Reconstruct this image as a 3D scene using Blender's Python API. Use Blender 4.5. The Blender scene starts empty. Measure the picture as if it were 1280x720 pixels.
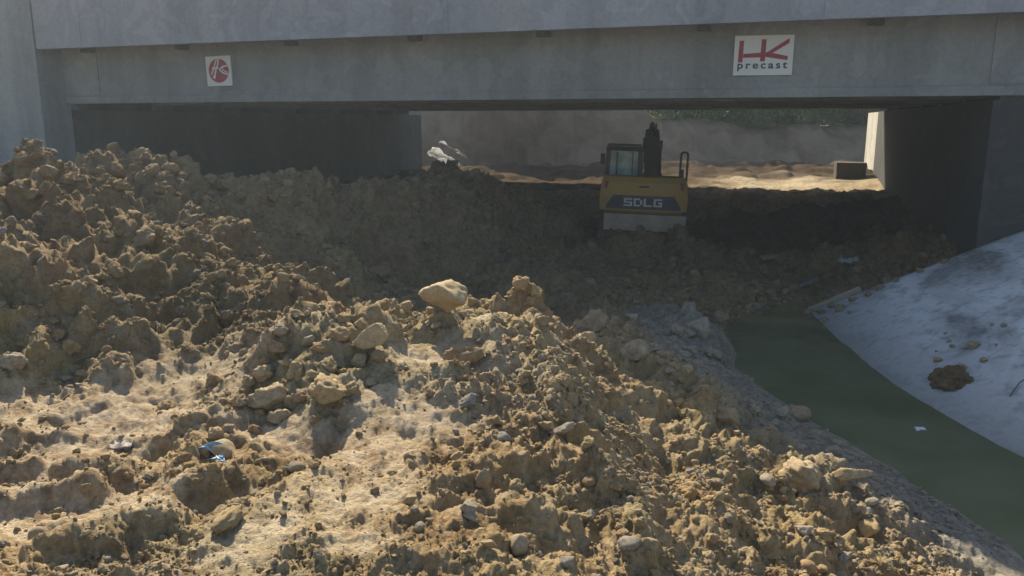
import bpy, bmesh, math, random
import numpy as np
from mathutils import Vector, Matrix, Euler, noise as mnoise

random.seed(7)
rng = np.random.default_rng(11)
sc = bpy.context.scene
COL = sc.collection
R = math.radians

# ------------------------------------------------------------------ camera frame
F = 1000.0                       # focal length in photo pixels (1280 wide)
P = math.atan(0.21)              # pitch down: horizon at y = 150
SP, CP = math.sin(P), math.cos(P)

def pdir(u, v):
    x = (u - 640.0) / F
    yc = (360.0 - v) / F
    return np.array([x, CP + yc * SP, -SP + yc * CP])

def atZ(u, v, z):
    d = pdir(u, v); s = z / d[2]
    return d * s

def atY(u, v, y):
    d = pdir(u, v); s = y / d[1]
    return d * s

# ------------------------------------------------------------------ noise (numpy)
def h2(ix, iy, seed):
    n = (ix.astype(np.int64) * 374761393 + iy.astype(np.int64) * 668265263 + seed * 1442695041) & 0xFFFFFFFF
    n = ((n ^ (n >> 13)) * 1274126177) & 0xFFFFFFFF
    n = (n ^ (n >> 16))
    n = (n * 2246822519) & 0xFFFFFFFF
    n = n ^ (n >> 15)
    return (n & 0xFFFFFF).astype(np.float64) / 16777216.0

def vnoise(x, y, seed):
    ix = np.floor(x); iy = np.floor(y)
    fx = x - ix; fy = y - iy
    fx = fx * fx * fx * (fx * (fx * 6 - 15) + 10); fy = fy * fy * fy * (fy * (fy * 6 - 15) + 10)
    a = h2(ix, iy, seed); b = h2(ix + 1, iy, seed); c = h2(ix, iy + 1, seed); d = h2(ix + 1, iy + 1, seed)
    return (a + (b - a) * fx) * (1 - fy) + (c + (d - c) * fx) * fy - 0.5

def fbm(x, y, seed, octs=4, gain=0.5):
    r = 0; a = 1.0
    ca, sa = math.cos(0.6), math.sin(0.6)
    for o in range(octs):
        r = r + a * vnoise(x, y, seed + o * 17)
        x, y = (x * ca - y * sa) * 2.03, (x * sa + y * ca) * 2.03
        a *= gain
    return r

def clods(x, y, scale, seed, fill=0.75):
    """broken lumps of random size and tilt, six-sided in plan, on a jittered grid"""
    px = x / scale; py = y / scale
    ix = np.floor(px); iy = np.floor(py)
    best = np.zeros_like(px)
    for dx in (-1, 0, 1):
        for dy in (-1, 0, 1):
            cx = ix + dx; cy = iy + dy
            ra = h2(cx, cy, seed); rb = h2(cx, cy, seed + 5); rr = h2(cx, cy, seed + 9)
            fa = (ra * 977) % 1; fb = (rb * 613) % 1; fc = (rr * 431) % 1
            rad = (0.22 + 0.55 * rr)
            ddx = px - cx - ra; ddy = py - cy - rb
            ang = fa * 3.1416; ca = np.cos(ang); sa = np.sin(ang)
            u = ddx * ca + ddy * sa; v = ddy * ca - ddx * sa
            q = np.maximum(np.abs(u), np.maximum(np.abs(.5 * u + .866 * v), np.abs(.5 * u - .866 * v)) * (.8 + .4 * fb)) / rad
            top = .62 + .55 * (u * (fb - .5) + v * (fc - .5)) / rad - .22 * q * q
            hgt = np.minimum(top, (1 - q) * 1.9) * rad * (fc < fill)
            best = np.maximum(best, hgt)
    return best * scale

# ------------------------------------------------------------------ terrain control points
WZ = -3.5                        # water level
CTRL = []
def pz(*rows):
    for u, v, z in rows: CTRL.append(tuple(atZ(u, v, z)))
def pw(*rows):
    CTRL.extend(rows)
# lit flat track on the left, near ground
pz((0, 715, -1.85), (120, 700, -1.83), (250, 700, -1.78), (400, 700, -1.76), (560, 700, -1.78), (700, 705, -1.95),
   (0, 640, -1.85), (100, 600, -1.85), (60, 540, -1.83), (150, 520, -1.85), (250, 480, -1.82), (60, 480, -1.76), (180, 560, -1.86),
   (300, 600, -1.74), (400, 600, -1.74), (500, 600, -1.74), (600, 620, -1.80), (400, 650, -1.75), (340, 540, -1.80),
   (500, 520, -1.72), (580, 470, -1.70), (600, 530, -1.74), (540, 440, -1.70))
# left heap
pz((0, 430, -1.55), (100, 440, -1.62), (200, 430, -1.68), (0, 380, -1.3), (110, 390, -1.38), (200, 400, -1.55), (270, 420, -1.68), (330, 400, -1.62),
   (0, 320, -1.02), (80, 320, -1.08), (160, 320, -1.18), (230, 345, -1.35), (300, 362, -1.5), (370, 378, -1.62), (428, 392, -1.80),
   (0, 276, -1.02), (80, 269, -1.01), (150, 282.25, -1.13), (230, 300.25, -1.30), (280, 330, -1.45),
   (0, 220, -0.78), (40, 231, -0.86), (80, 233, -0.91), (128, 216.8, -0.83), (160, 230, -0.90), (205, 222.875, -0.88), (245, 227.875, -0.90), (290, 244.75, -1.11),
   (330, 240, -1.15), (350, 300, -1.75), (390, 340, -2.15), (430, 370, -2.3))
pw((-8.0, 15.5, -1.5), (-10.5, 16.5, -1.2), (-6.0, 15.8, -1.7), (-4.2, 14.6, -1.5), (-14, 16, -0.9), (-16, 12, -0.3), (-14, 8, -0.6), (-9, 5, -1.3), (-8, 2, -1.6), (-20, 5, -1))
# heap in the bridge's shade, middle
pz((355, 224, -1.05), (400, 228, -1.15), (470, 226, -1.25), (520, 218, -1.25), (570, 213, -1.25), (615, 222, -1.45), (660, 240, -1.95), (700, 272, -2.65), (738, 305, -3.4),
   (420, 300, -2.05), (500, 290, -2.15), (580, 280, -2.3), (640, 300, -2.75), (500, 345, -2.75), (580, 345, -3.0), (660, 345, -3.25), (460, 340, -2.55))
pw((-6.5, 20, -2.6), (-3.5, 19.5, -2.0), (-9.5, 22, -2.6), (-2.0, 23.0, -2.2), (0.5, 23.5, -2.6), (-5, 25, -2.6), (-8, 28, -2.5))
# near heap: crest, ridge, eroded right face, slope to the water
pz((350, 425, -1.50), (400, 470, -1.58), (330, 480, -1.70), (450, 402, -1.52), (500, 392, -1.58), (555, 388, -1.66), (600, 372, -1.62), (650, 358, -1.55), (672, 398, -1.56), (692, 452, -1.65),
   (714, 517, -1.75), (755, 587, -1.85), (795, 647, -1.93), (815, 702, -2.0), (650, 470, -1.74), (680, 560, -1.86), (720, 640, -1.94), (770, 700, -2.04),
   (714, 424, -2.12), (747, 520, -2.25), (794, 596, -2.36), (832, 658, -2.45), (848, 700, -2.36), (800, 505, -2.5), (862, 600, -2.55), (885, 670, -2.5), (880, 560, -2.62), (900, 640, -2.58), (920, 700, -2.55),
   (1000, 600, -2.93), (1000, 660, -2.86), (1000, 715, -2.8), (1090, 640, -3.15), (1090, 700, -3.05), (1200, 690, -3.3), (1200, 720, -3.25),
   (870, 500, -2.75), (820, 450, -2.55), (760, 410, -2.45), (930, 540, -2.95))
pw((0.1, 8.5, -2.25), (-0.6, 8.2, -2.2), (-1.3, 7.6, -2.1), (-2.0, 7.5, -2.0), (0.1, 10, -3.0), (-1.2, 9.6, -2.8), (1.2, 11, -3.05), (-1.8, 11.5, -2.8), (0, 13, -3.25))
# shaded bank beside the water
pz((840, 395, -3.0), (868, 392, -2.95), (888, 425, -3.1), (905, 450, -3.4), (870, 455, -3.0), (940, 500, -3.2), (1000, 545, -3.3), (1060, 580, -3.33), (1130, 620, -3.4), (1250, 690, -3.42))
pz((908, 438, -3.55), (960, 488, -3.55), (1010, 518, -3.55), (1075, 556, -3.55), (1135, 590, -3.55), (1210, 640, -3.55), (1280, 685, -3.55))
pw((3.75, 12.2, -3.75), (4.4, 12.6, -3.75), (4.2, 11.2, -4.0), (4.4, 9.8, -4.05), (4.6, 8.4, -4.05), (4.8, 6.8, -4.05), (5, 5, -4.05), (5.1, 2.5, -4.05), (5.2, -1, -4.05), (5.2, -6, -4.05),
   (4.6, 4.6, -3.5), (4.0, 3.5, -3.2), (4.2, 1, -3.2), (2.8, 1.5, -2.6), (2.5, -2, -2.5), (4.2, -4, -3.3),
   (5.7, 13.2, -3.85), (7, 12.4, -3.25), (9, 11.4, -2.3), (7, 7, -3.2), (9, 7, -2.3), (12, 9, -1.2), (12, 3, -1.2), (7, 2, -3.2), (9, 1, -2.3), (12, -5, -1.2), (7, -5, -3.2), (16, 5, -0.5), (18, 14, -0.4))
# floor under the bridge
pz((945, 393, -3.53), (1000, 386, -3.5), (900, 372, -3.3), (960, 352, -3.35), (1040, 350, -3.3), (850, 350, -3.3), (790, 340, -3.4), (730, 350, -3.3), (1100, 335, -3.05), (1160, 318, -2.75), (1215, 305, -2.35),
   (960, 320, -3.3), (1050, 310, -3.15), (870, 310, -3.5), (1000, 285, -3.05), (1120, 290, -2.9), (900, 265, -2.9), (1000, 252, -2.65), (1100, 240, -2.45))
pw((3.6, 21.5, -3.6), (2.2, 22, -3.6), (5.2, 21.5, -3.55), (4, 24.5, -3.5), (2, 25, -3.3), (6, 24, -3.3), (9.5, 17, -2.3), (10.5, 20, -2.4), (3, 19, -3.55), (1, 20.5, -3.4), (1.0, 27.5, -2.75), (4, 28.5, -2.7), (7.5, 27.5, -2.62), (11, 26, -2.45), (13.5, 31, -2.3), (16, 30, -2))
pz((748, 299, -3.05), (780, 295, -2.98), (812, 298, -3.0), (845, 295, -2.98), (880, 300, -3.1))
# beyond the bridge: ground and far bank
pw((-4, 32, -2.6), (0, 33, -2.5), (4, 34, -2.4), (8, 34, -2.3), (12, 34, -2.25), (17, 35, -2.1), (-5, 39, -2.5), (0, 41, -2.4), (5, 42, -2.2), (11, 43, -2.0), (18, 43, -1.8), (24, 42, -1.6), (26, 30, -1), (-10, 40, -2.3), (-16, 40, -2.0), (-16, 30, -1.5))
CTRL = np.array(CTRL)

# ------------------------------------------------------------------ base height on a raster
GX0, GX1, GY0, GY1, GS = -22.0, 28.0, -7.0, 46.0, 0.1
gx = np.arange(GX0, GX1, GS); gy = np.arange(GY0, GY1, GS)
def rbf_raster():
    C = CTRL; n = len(C)
    D = np.sqrt(((C[:, None, :2] - C[None, :, :2]) ** 2).sum(-1) + 0.0064)
    A = np.zeros((n + 1, n + 1)); A[:n, :n] = D - np.eye(n) * 0.03; A[:n, n] = 1; A[n, :n] = 1
    w = np.linalg.solve(A, np.append(C[:, 2], 0))
    XX, YY = np.meshgrid(gx, gy)
    Z = np.full(XX.shape, w[n])
    for i in range(n):
        Z += w[i] * np.sqrt((XX - C[i, 0]) ** 2 + (YY - C[i, 1]) ** 2 + 0.0064)
    for _ in range(1):
        Z[1:-1, 1:-1] = (Z[1:-1, 1:-1] * 4 + Z[:-2, 1:-1] + Z[2:, 1:-1] + Z[1:-1, :-2] + Z[1:-1, 2:]) / 8
    return Z
BASE = rbf_raster()

def bilin(A, x, y):
    fx = np.clip((x - GX0) / GS, 0, A.shape[1] - 1.001); fy = np.clip((y - GY0) / GS, 0, A.shape[0] - 1.001)
    ix = fx.astype(int); iy = fy.astype(int); fx = fx - ix; fy = fy - iy
    return (A[iy, ix] * (1 - fx) + A[iy, ix + 1] * fx) * (1 - fy) + (A[iy + 1, ix] * (1 - fx) + A[iy + 1, ix + 1] * fx) * fy

# smooth (trodden / driven) patches: photo pixel, height, radius in metres along and across
SMOOTH = [(170, 525, -1.84, 0.60), (240, 478, -1.82, 0.50), (90, 565, -1.85, 0.50), (60, 652, -1.85, 0.34), (140, 640, -1.85, 0.32), (0, 520, -1.8, 0.35),
          (350, 545, -1.8, 0.31), (560, 455, -1.7, 0.37), (530, 520, -1.72, 0.40), (470, 560, -1.73, 0.31), (440, 610, -1.74, 0.31), (330, 660, -1.76, 0.31), (600, 410, -1.66, 0.26),
          (500, 690, -1.78, 0.18), (728, 490, -1.95, 0.13), (752, 545, -2.02, 0.13), (776, 590, -2.1, 0.13), (812, 645, -2.2, 0.13), (700, 440, -1.85, 0.12)]
SMP = np.array([list(atZ(u, v, z)[:2]) + [r] for u, v, z, r in SMOOTH])
def rough_mask(x, y):
    m = np.zeros_like(x)
    wx = x + 0.35 * fbm(x * 1.7, y * 1.7, 71, 3); wy = y + 0.35 * fbm(x * 1.7, y * 1.7, 81, 3)
    for cx, cy, r in SMP:
        m = np.maximum(m, np.exp(-(((wx - cx) ** 2 + (wy - cy) ** 2) / (r * r)) ** 1.5))
    return 1 - 0.76 * m

# small berms and ruts (polyline, height, width)
BERMS = [([(300, 575, -1.77), (255, 595, -1.79), (200, 640, -1.81), (150, 672, -1.82), (80, 700, -1.84)], 0.095, 0.10),
         ([(310, 470, -1.70), (262, 530, -1.78), (240, 575, -1.80)], 0.10, 0.14),
         ([(165, 600, -1.86), (110, 606, -1.86), (95, 610, -1.86)], 0.11, 0.06),
         ([(115, 628, -1.86), (60, 632, -1.86), (0, 640, -1.86)], 0.13, 0.06),
         ([(0, 598, -1.86), (40, 594, -1.86)], 0.12, 0.07),
         ([(290, 640, -1.78), (180, 665, -1.82), (60, 680, -1.85)], 0.06, 0.05), ([(0, 560, -1.85), (120, 552, -1.86), (210, 558, -1.85)], 0.05, 0.05), ([(20, 610, -1.86), (150, 618, -1.85), (240, 606, -1.82)], -.05, 0.06),
         ([(185, 405, -1.5), (250, 385, -1.52), (330, 385, -1.58), (425, 392, -1.7)], 0.10, 0.16),
         ([(648, 360, -1.55), (672, 400, -1.6), (692, 455, -1.7), (714, 520, -1.8)], 0.07, 0.10),
         ([(714, 520, -1.8), (755, 590, -1.9), (795, 650, -1.98), (815, 705, -2.05)], 0.06, 0.10)]
def seg_dist(x, y, a, b):
    ax, ay = a[0], a[1]; bx, by = b[0] - ax, b[1] - ay
    t = np.clip(((x - ax) * bx + (y - ay) * by) / (bx * bx + by * by), 0, 1)
    return np.hypot(x - ax - t * bx, y - ay - t * by)
BL = [([atZ(*p) for p in pts], h, w) for pts, h, w in BERMS]
# single lumps: pixel, base height, radius, height
LUMPS = [(345, 455, -1.62, .16, .06), (375, 440, -1.56, .20, .08), (430, 440, -1.56, .17, .06), (335, 500, -1.72, .16, .07), (410, 490, -1.62, .18, .05), (285, 520, -1.76, .15, .06), (305, 545, -1.78, .12, .05),
         (465, 425, -1.56, .14, .1), (400, 400, -1.5, .15, .10), (135, 203, -.66, .40, .12), (205, 208, -.68, .45, .18), (70, 225, -.6, .35, .22), (20, 205, -.55, .4, .28), (160, 235, -.7, .3, .2), (180, 285, -1.0, .35, .12), (70, 270, -.9, .5, .1), (265, 245, -.9, .3, .12),
         (590, 600, -1.8, .16, .07), (640, 560, -1.78, .2, .06), (700, 500, -1.8, .2, .08), (660, 640, -1.85, .18, .07), (740, 600, -1.95, .14, .07),
         (560, 225, -1.3, .9, .15), (460, 235, -1.3, .8, .18), (370, 232, -1.15, .6, .18), (880, 400, -3.0, .45, .28), (800, 420, -2.7, .35, .2), (1010, 590, -3.0, .25, .1), (1120, 650, -3.2, .2, .1)]
LP = [(atZ(u, v, z)[:2], r, h) for u, v, z, r, h in LUMPS]

def base_height(x, y):
    x = np.asarray(x, float); y = np.asarray(y, float)
    z = bilin(BASE, x, y)
    wx = x + 0.10 * fbm(x * 2.1, y * 2.1, 3, 3); wy = y + 0.10 * fbm(x * 2.1, y * 2.1, 33, 3)
    for pts, h, w in BL:
        d = np.min([seg_dist(wx, wy, pts[i], pts[i + 1]) for i in range(len(pts) - 1)], axis=0)
        z = z + h * np.exp(-(d / w) ** 2) * (0.75 + 0.6 * fbm(x * 3, y * 3, 5, 2))
    for c, rr, h in LP:
        q = ((wx - c[0]) ** 2 + (wy - c[1]) ** 2) / (rr * rr)
        z = z + h * np.exp(-q ** 1.4)
    return z
def detail(x, y, z):
    r = np.hypot(x, y); near = np.clip((34 - r) / 10, 0, 1)
    rm = rough_mask(x, y)
    fx = x + 0.07 * fbm(x * 5, y * 5, 91, 4); fy = y + 0.07 * fbm(x * 5, y * 5, 95, 4)
    sub = np.clip((z - WZ - .02) / 0.25, 0.0, 1)       # calm below the water line
    amp = rm * near * sub * (1 - .55 * bank_tone(x, y))
    d = amp * (0.20 * fbm(x * 0.9, y * 0.9, 21, 3) * np.clip(r / 6, 0.2, 1.3) + 0.09 * fbm(x * 2.3, y * 2.3, 23, 4))
    d = d - amp * 0.22 * np.abs(fbm(x * 2.6, y * 2.6, 29, 5)) * np.clip(r / 5, .5, 1.6)
    cl = fbm(x * .7, y * .7, 145, 2)
    d = d + amp * (np.clip((r - 6) / 5, 0, 1) * (0.62 * clods(fx, fy, 1.0, 39, .45) - .09) + np.clip((r - 4) / 5, 0.0, 1) * (0.75 * clods(fx, fy, 0.5, 41, .55) - .05) + np.clip((r - 2) / 5, .25, 1) * 0.9 * clods(fx, fy, 0.24, 43, .55)
                   + np.clip(.8 + cl, .3, 1.2) * (0.65 * clods(fx, fy, 0.11, 47, .6) + 0.65 * clods(fx + .05, fy, 0.05, 53, .6)) + .06)
    d = d + sub * np.clip((6.5 - r) / 2, 0, 1) * np.maximum(rm, .45) * (.6 * clods(fx, fy + .03, .024, 57, .5) + .012 * fbm(x * 30, y * 30, 59, 3, .6))
    d = d + amp * np.clip((r - 5) / 3, 0, 1) * (.05 * fbm(x * 7, y * 7, 69, 3, .6) - .07 * np.abs(fbm(x * 5, y * 5, 68, 3, .6)))
    d = d + np.maximum(rm, .5) * near * sub * (0.020 * fbm(x * 13, y * 13, 61, 4, .62) - .045 * np.abs(fbm(x * 9, y * 9, 63, 4, .6))) + .010 * fbm(x * 40, y * 40, 67, 2) * np.clip((9 - r) / 4, 0, 1)
    d = d + (1 - rm) * 0.014 * np.sin((y * 0.9 + x * .35 + 0.3 * fbm(x * 2, y * 2, 73, 3)) * 34) * np.clip(fbm(x * 1.3, y * 1.3, 77, 2) + .2, 0, 1)
    return d
def bank_tone(x, y):
    d = np.min([seg_dist(x, y, BANK[i], BANK[i + 1]) for i in range(len(BANK) - 1)], axis=0)
    return np.exp(-(d / 1.0) ** 4)
BANK = [atZ(850, 385, -3.0), atZ(880, 450, -3.1), atZ(960, 510, -3.25), atZ(1050, 570, -3.35), atZ(1130, 615, -3.4), atZ(1280, 700, -3.45)]
def surf(x, y):
    """points of the ground: small relief pushed out along the slope's normal, so that steep faces are lumpy too"""
    z = base_height(x, y); e = .06
    gx_ = (base_height(x + e, y) - base_height(x - e, y)) / (2 * e); gy_ = (base_height(x, y + e) - base_height(x, y - e)) / (2 * e)
    k = 1 / np.sqrt(1 + gx_ * gx_ + gy_ * gy_); d = detail(x, y, z)
    m = np.clip((30 - np.hypot(x, y)) / 6, 0, 1) * np.clip((np.hypot(x, y) - 1.2) / .8, 0, 1)
    X, Y = x - gx_ * k * d * m, y - gy_ * k * d * m; Z = z + k * d
    return X, Y, far_part(X, Y, Z)
def height(x, y):
    x = np.asarray(x, float); y = np.asarray(y, float)
    z = base_height(x, y); return far_part(x, y, z + detail(x, y, z))
def far_part(x, y, z):
    r = np.hypot(x, y); fx, fy = x, y
    # far bank, cut face behind the bridge
    yb = 42.6 + 0.10 * (x - 2) + 1.6 * fbm(x * .22, y * 0 + .5, 101, 3) + .5 * fbm(x * 1.1, y * .2, 107, 3)
    top = np.clip(1.05 - 0.085 * (x + 2), -.3, 3.6) + np.clip((8 - x) * .9, 0, 5) * np.clip((x + 4.2) / 2.5, 0, 1) + .25 * fbm(x * .35, y * .35, 109, 3)  # unseen left part of the top raised to shade the ground before it
    k = np.clip((y - yb) / 3.2, 0, 1)
    k = k * k * (3 - 2 * k)
    bank = -2.3 + (top + 2.3) * k
    far = np.clip((y - 38) / 3.5, 0, 1)
    z = z * (1 - far) + bank * far
    z = z + np.clip((y - 30) / 4, 0, 1) * ((.16 * (1 - k) + .5 * k * (1 - k)) * fbm(x * .8, y * .5, 113, 4) + .5 * clods(fx, fy, .9, 119, .5) * (1 - k) - 1.8 * k * (1 - k) * np.abs(fbm(x * .55, y * .12, 117, 3)))
    # level plain far away
    out = np.clip((r - 75) / 60, 0, 1)
    z = z * (1 - out) + (1.0) * out * (y > 0) + (-1.5) * out * (y <= 0)
    return z

def cast(uv):
    """points where the rays through photo pixels meet the ground mesh"""
    res = []
    for u, v in uv:
        d = Vector(pdir(u, v)); ok, p, n, i = GROUND.ray_cast((0, 0, 0), d)
        res.append((np.array(p), d.length and (p.length / d.length)))
    return res
def drop(x, y):
    z = np.empty(len(x))
    for i in range(len(x)):
        ok, p, n, k = GROUND.ray_cast((x[i], y[i], 12.0), (0, 0, -1)); z[i] = p.z if ok else -99
    return z

# ------------------------------------------------------------------ material helpers
def newmat(name):
    m = bpy.data.materials.new(name); m.use_nodes = True
    nt = m.node_tree; nt.nodes.clear()
    out = nt.nodes.new('ShaderNodeOutputMaterial'); b = nt.nodes.new('ShaderNodeBsdfPrincipled')
    nt.links.new(b.outputs[0], out.inputs[0])
    b.inputs['Specular IOR Level'].default_value = 0.25
    return m, nt, b
def N(nt, t, **kw):
    n = nt.nodes.new(t)
    for k, v in kw.items():
        if k in n.inputs.keys() if isinstance(k, str) else False: n.inputs[k].default_value = v
        else: setattr(n, k, v)
    return n
def tex(nt, vec, scale, detail=5, rough=.55, dist=0):
    n = nt.nodes.new('ShaderNodeTexNoise'); n.inputs['Scale'].default_value = scale; n.inputs['Detail'].default_value = detail
    n.inputs['Roughness'].default_value = rough; n.inputs['Distortion'].default_value = dist
    if vec is not None: nt.links.new(vec, n.inputs['Vector'])
    return n.outputs['Fac']
def ramp(nt, fac, stops):
    n = nt.nodes.new('ShaderNodeValToRGB'); e = n.color_ramp.elements
    while len(e) < len(stops): e.new(.5)
    for i, (p, c) in enumerate(stops):
        e[i].position = p; e[i].color = (*c, 1) if len(c) == 3 else c
    nt.links.new(fac, n.inputs[0]); return n.outputs[0]
def mixc(nt, fac, a, b, mode='MIX'):
    n = nt.nodes.new('ShaderNodeMix'); n.data_type = 'RGBA'; n.blend_type = mode
    for s, v in ((0, fac), (6, a), (7, b)):
        if hasattr(v, 'is_linked'): nt.links.new(v, n.inputs[s])
        elif s == 0: n.inputs[0].default_value = v
        else: n.inputs[s].default_value = (*v, 1)
    return n.outputs[2]
def mth(nt, op, a, b=None, clamp=False):
    n = nt.nodes.new('ShaderNodeMath'); n.operation = op; n.use_clamp = clamp
    for i, v in enumerate((a, b)):
        if v is None: continue
        if hasattr(v, 'is_linked'): nt.links.new(v, n.inputs[i])
        else: n.inputs[i].default_value = v
    return n.outputs[0]
def bump(nt, b, h, strength=.5, dist=.02):
    n = nt.nodes.new('ShaderNodeBump'); n.inputs['Strength'].default_value = strength; n.inputs['Distance'].default_value = dist
    nt.links.new(h, n.inputs['Height']); nt.links.new(n.outputs[0], b.inputs['Normal'])
def pos(nt): return nt.nodes.new('ShaderNodeNewGeometry').outputs['Position']
def objc(nt): return nt.nodes.new('ShaderNodeTexCoord').outputs['Object']
def attr(nt, name, typ='GEOMETRY'):
    n = nt.nodes.new('ShaderNodeAttribute'); n.attribute_name = name; n.attribute_type = typ; return n.outputs['Fac']

OCH = (.335, .240, .122); PALE = (.465, .370, .232); DARK = (.155, .108, .058); GREY = (.25, .235, .20); RED = (.245, .135, .068); OLIVE = (.25, .21, .09)
def soil(name, kind):
    m, nt, b = newmat(name)
    if kind == 'ground':
        p = pos(nt); tone = attr(nt, 'tone'); pale = attr(nt, 'pale')
    elif kind == 'stuff':
        p = objc(nt); tone = attr(nt, 'tone', 'INSTANCER'); pale = None
    else:
        p = objc(nt); tone = attr(nt, '["tone"]', 'OBJECT'); pale = None
    big = tex(nt, p, .9 if kind == 'ground' else 1.3, 4, .55)
    med = tex(nt, p, 7 if kind == 'ground' else 3, 6, .62, .4)
    fine = tex(nt, p, 45 if kind == 'ground' else 14, 5, .65)
    if kind == 'ground':
        c = ramp(nt, big, [(.30, DARK), (.42, OLIVE), (.52, OCH), (.66, RED)])
        c2 = ramp(nt, med, [(.32, DARK), (.47, OCH), (.60, PALE), (.74, GREY)])
        c = mixc(nt, .55, c, c2)
    else:
        rnd = nt.nodes.new('ShaderNodeObjectInfo').outputs['Random'] if kind == 'stuff' else attr(nt, '["rnd"]', 'OBJECT')
        c = ramp(nt, rnd, [(.0, OCH), (.3, (.40, .30, .16)), (.55, PALE), (.72, (.40, .30, .16)), (.86, (.30, .18, .095)), (.97, (.36, .34, .29))])
        c2 = ramp(nt, med, [(.28, (.22, .155, .08)), (.48, OCH), (.66, PALE)])
        c = mixc(nt, .4, c, c2)
    if pale is not None:
        pf = mth(nt, 'MULTIPLY', pale, ramp(nt, med, [(.35, (.2,) * 3), (.55, (1,) * 3)]))
        c = mixc(nt, pf, c, (.54, .45, .325))
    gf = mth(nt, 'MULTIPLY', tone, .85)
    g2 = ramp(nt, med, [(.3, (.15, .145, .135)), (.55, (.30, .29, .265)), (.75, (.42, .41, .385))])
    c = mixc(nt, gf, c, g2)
    f2 = ramp(nt, fine, [(.30, (.62, .60, .58)), (.5, (1, 1, 1)), (.72, (1.2, 1.18, 1.14))])
    mud_shade = attr(nt, 'mud_shade') if kind == 'ground' else attr(nt, 'mud_shade', 'INSTANCER') if kind == 'stuff' else attr(nt, '["mud_shade"]', 'OBJECT')
    c = mixc(nt, mud_shade, c, ramp(nt, big, [(.35, (.030, .021, .014)), (.6, (.075, .054, .038))]))  # darkens the soil colour where shade falls
    nt.links.new(mth(nt, 'MULTIPLY', mth(nt, 'SUBTRACT', 1.0, mud_shade, True), .12), b.inputs['Specular IOR Level'])
    if kind == 'ground': c = mixc(nt, attr(nt, 'bank'), c, ramp(nt, tex(nt, p, .7, 5, .6, .5), [(.36, (.20, .14, .095)), (.62, (.34, .26, .185))]))
    c = mixc(nt, mth(nt, 'MULTIPLY', attr(nt, 'fine'), .75) if kind == 'ground' else .75, c, mixc(nt, 1.0, c, f2, 'MULTIPLY'))
    nt.links.new(c, b.inputs['Base Color'])
    b.inputs['Roughness'].default_value = .95
    h = mth(nt, 'ADD', fine, mth(nt, 'MULTIPLY', tex(nt, p, 160 if kind == 'ground' else 40, 3, .6), .5))
    if kind == 'ground': h = mth(nt, 'MULTIPLY', h, attr(nt, 'fine'))
    bump(nt, b, h, .9, .022 if kind == 'ground' else .006)
    return m

def concrete(name, base, stain=.5, streak=True, warm=0):
    m, nt, b = newmat(name)
    p = pos(nt)
    mp = nt.nodes.new('ShaderNodeMapping'); mp.inputs['Scale'].default_value = (1.0, 1.0, .14); nt.links.new(p, mp.inputs[0])
    st = tex(nt, mp.outputs[0], 1.0, 6, .6)
    big = tex(nt, p, .55, 5, .6, .3); fine = tex(nt, p, 14, 6, .65)
    d = [x * .60 for x in base]; l = [min(1, x * 1.35) for x in base]
    c = ramp(nt, big, [(.28, d), (.5, base), (.72, l)])
    pt = tex(nt, p, 1.6, 3, .5, .8)
    c = mixc(nt, .55, c, ramp(nt, pt, [(.44, base), (.455, [x * .82 for x in base]), (.56, [x * .9 for x in base]), (.58, [min(1, x * 1.3) for x in base])]))
    if streak: c = mixc(nt, stain, c, ramp(nt, st, [(.35, d), (.55, base), (.7, (base[0] * 1.15, base[1] * 1.1, base[2] * 1.0))]))
    c = mixc(nt, .5, c, mixc(nt, 1, c, ramp(nt, fine, [(.3, (.75, .75, .75)), (.55, (1.05, 1.05, 1.05))]), 'MULTIPLY'))
    nt.links.new(c, b.inputs['Base Color']); b.inputs['Roughness'].default_value = .85
    bump(nt, b, fine, .35, .015)
    return m

def paint(name, col, rough=.5, dust=.3, dcol=(.3, .25, .17), metal=0):
    m, nt, b = newmat(name)
    p = pos(nt)
    n = tex(nt, p, 2.2, 6, .65, .3); n2 = tex(nt, p, 16, 5, .6)
    f = mth(nt, 'MULTIPLY', ramp(nt, mth(nt, 'ADD', mth(nt, 'MULTIPLY', n, .7), mth(nt, 'MULTIPLY', n2, .3)), [(.36, (0,) * 3), (.62, (1,) * 3)]), dust)
    nt.links.new(mixc(nt, f, col, dcol), b.inputs['Base Color'])
    b.inputs['Roughness'].default_value = rough; b.inputs['Metallic'].default_value = metal
    bump(nt, b, n2, .12, .01)
    return m

M = {}
M['ground'] = soil('soil_ground', 'ground'); M['clod'] = soil('soil_clod', 'thing'); M['crumb'] = soil('soil_crumb', 'stuff')
m, nt, b = newmat('damp_dirt'); p = objc(nt); nt.links.new(ramp(nt, tex(nt, p, 9, 6, .65), [(.3, (.07, .045, .022)), (.6, (.15, .10, .05)), (.8, (.24, .17, .09))]), b.inputs['Base Color']); b.inputs['Roughness'].default_value = .95; bump(nt, b, tex(nt, p, 30, 4, .6), .8, .02); M['dirt'] = m
M['fascia'] = concrete('concrete_fascia', (.31, .325, .37), .5)
M['girder'] = concrete('concrete_girder', (.25, .265, .27), .55)
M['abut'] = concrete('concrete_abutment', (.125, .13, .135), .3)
M['pale'] = concrete('concrete_sunlit', (.50, .48, .42), .4)  # sunlight painted in: paler concrete for the lit end of the right wall
M['abut2'] = concrete('concrete_dark', (.062, .063, .066), .3)  # darkest grey, for the right abutment and left backwall
M['wing'] = concrete('concrete_wing', (.28, .30, .31), .7)
M['soffit'] = concrete('concrete_soffit', (.22, .22, .215), .3)
M['block'] = concrete('concrete_block', (.10, .085, .065), .3)  # base colour lowered for the shade the block stands in
M['dark'] = paint('dark_steel', (.03, .03, .032), .6, .35)
M['lug'] = paint('bracket_steel', (.05, .05, .052), .7, .2)
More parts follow.
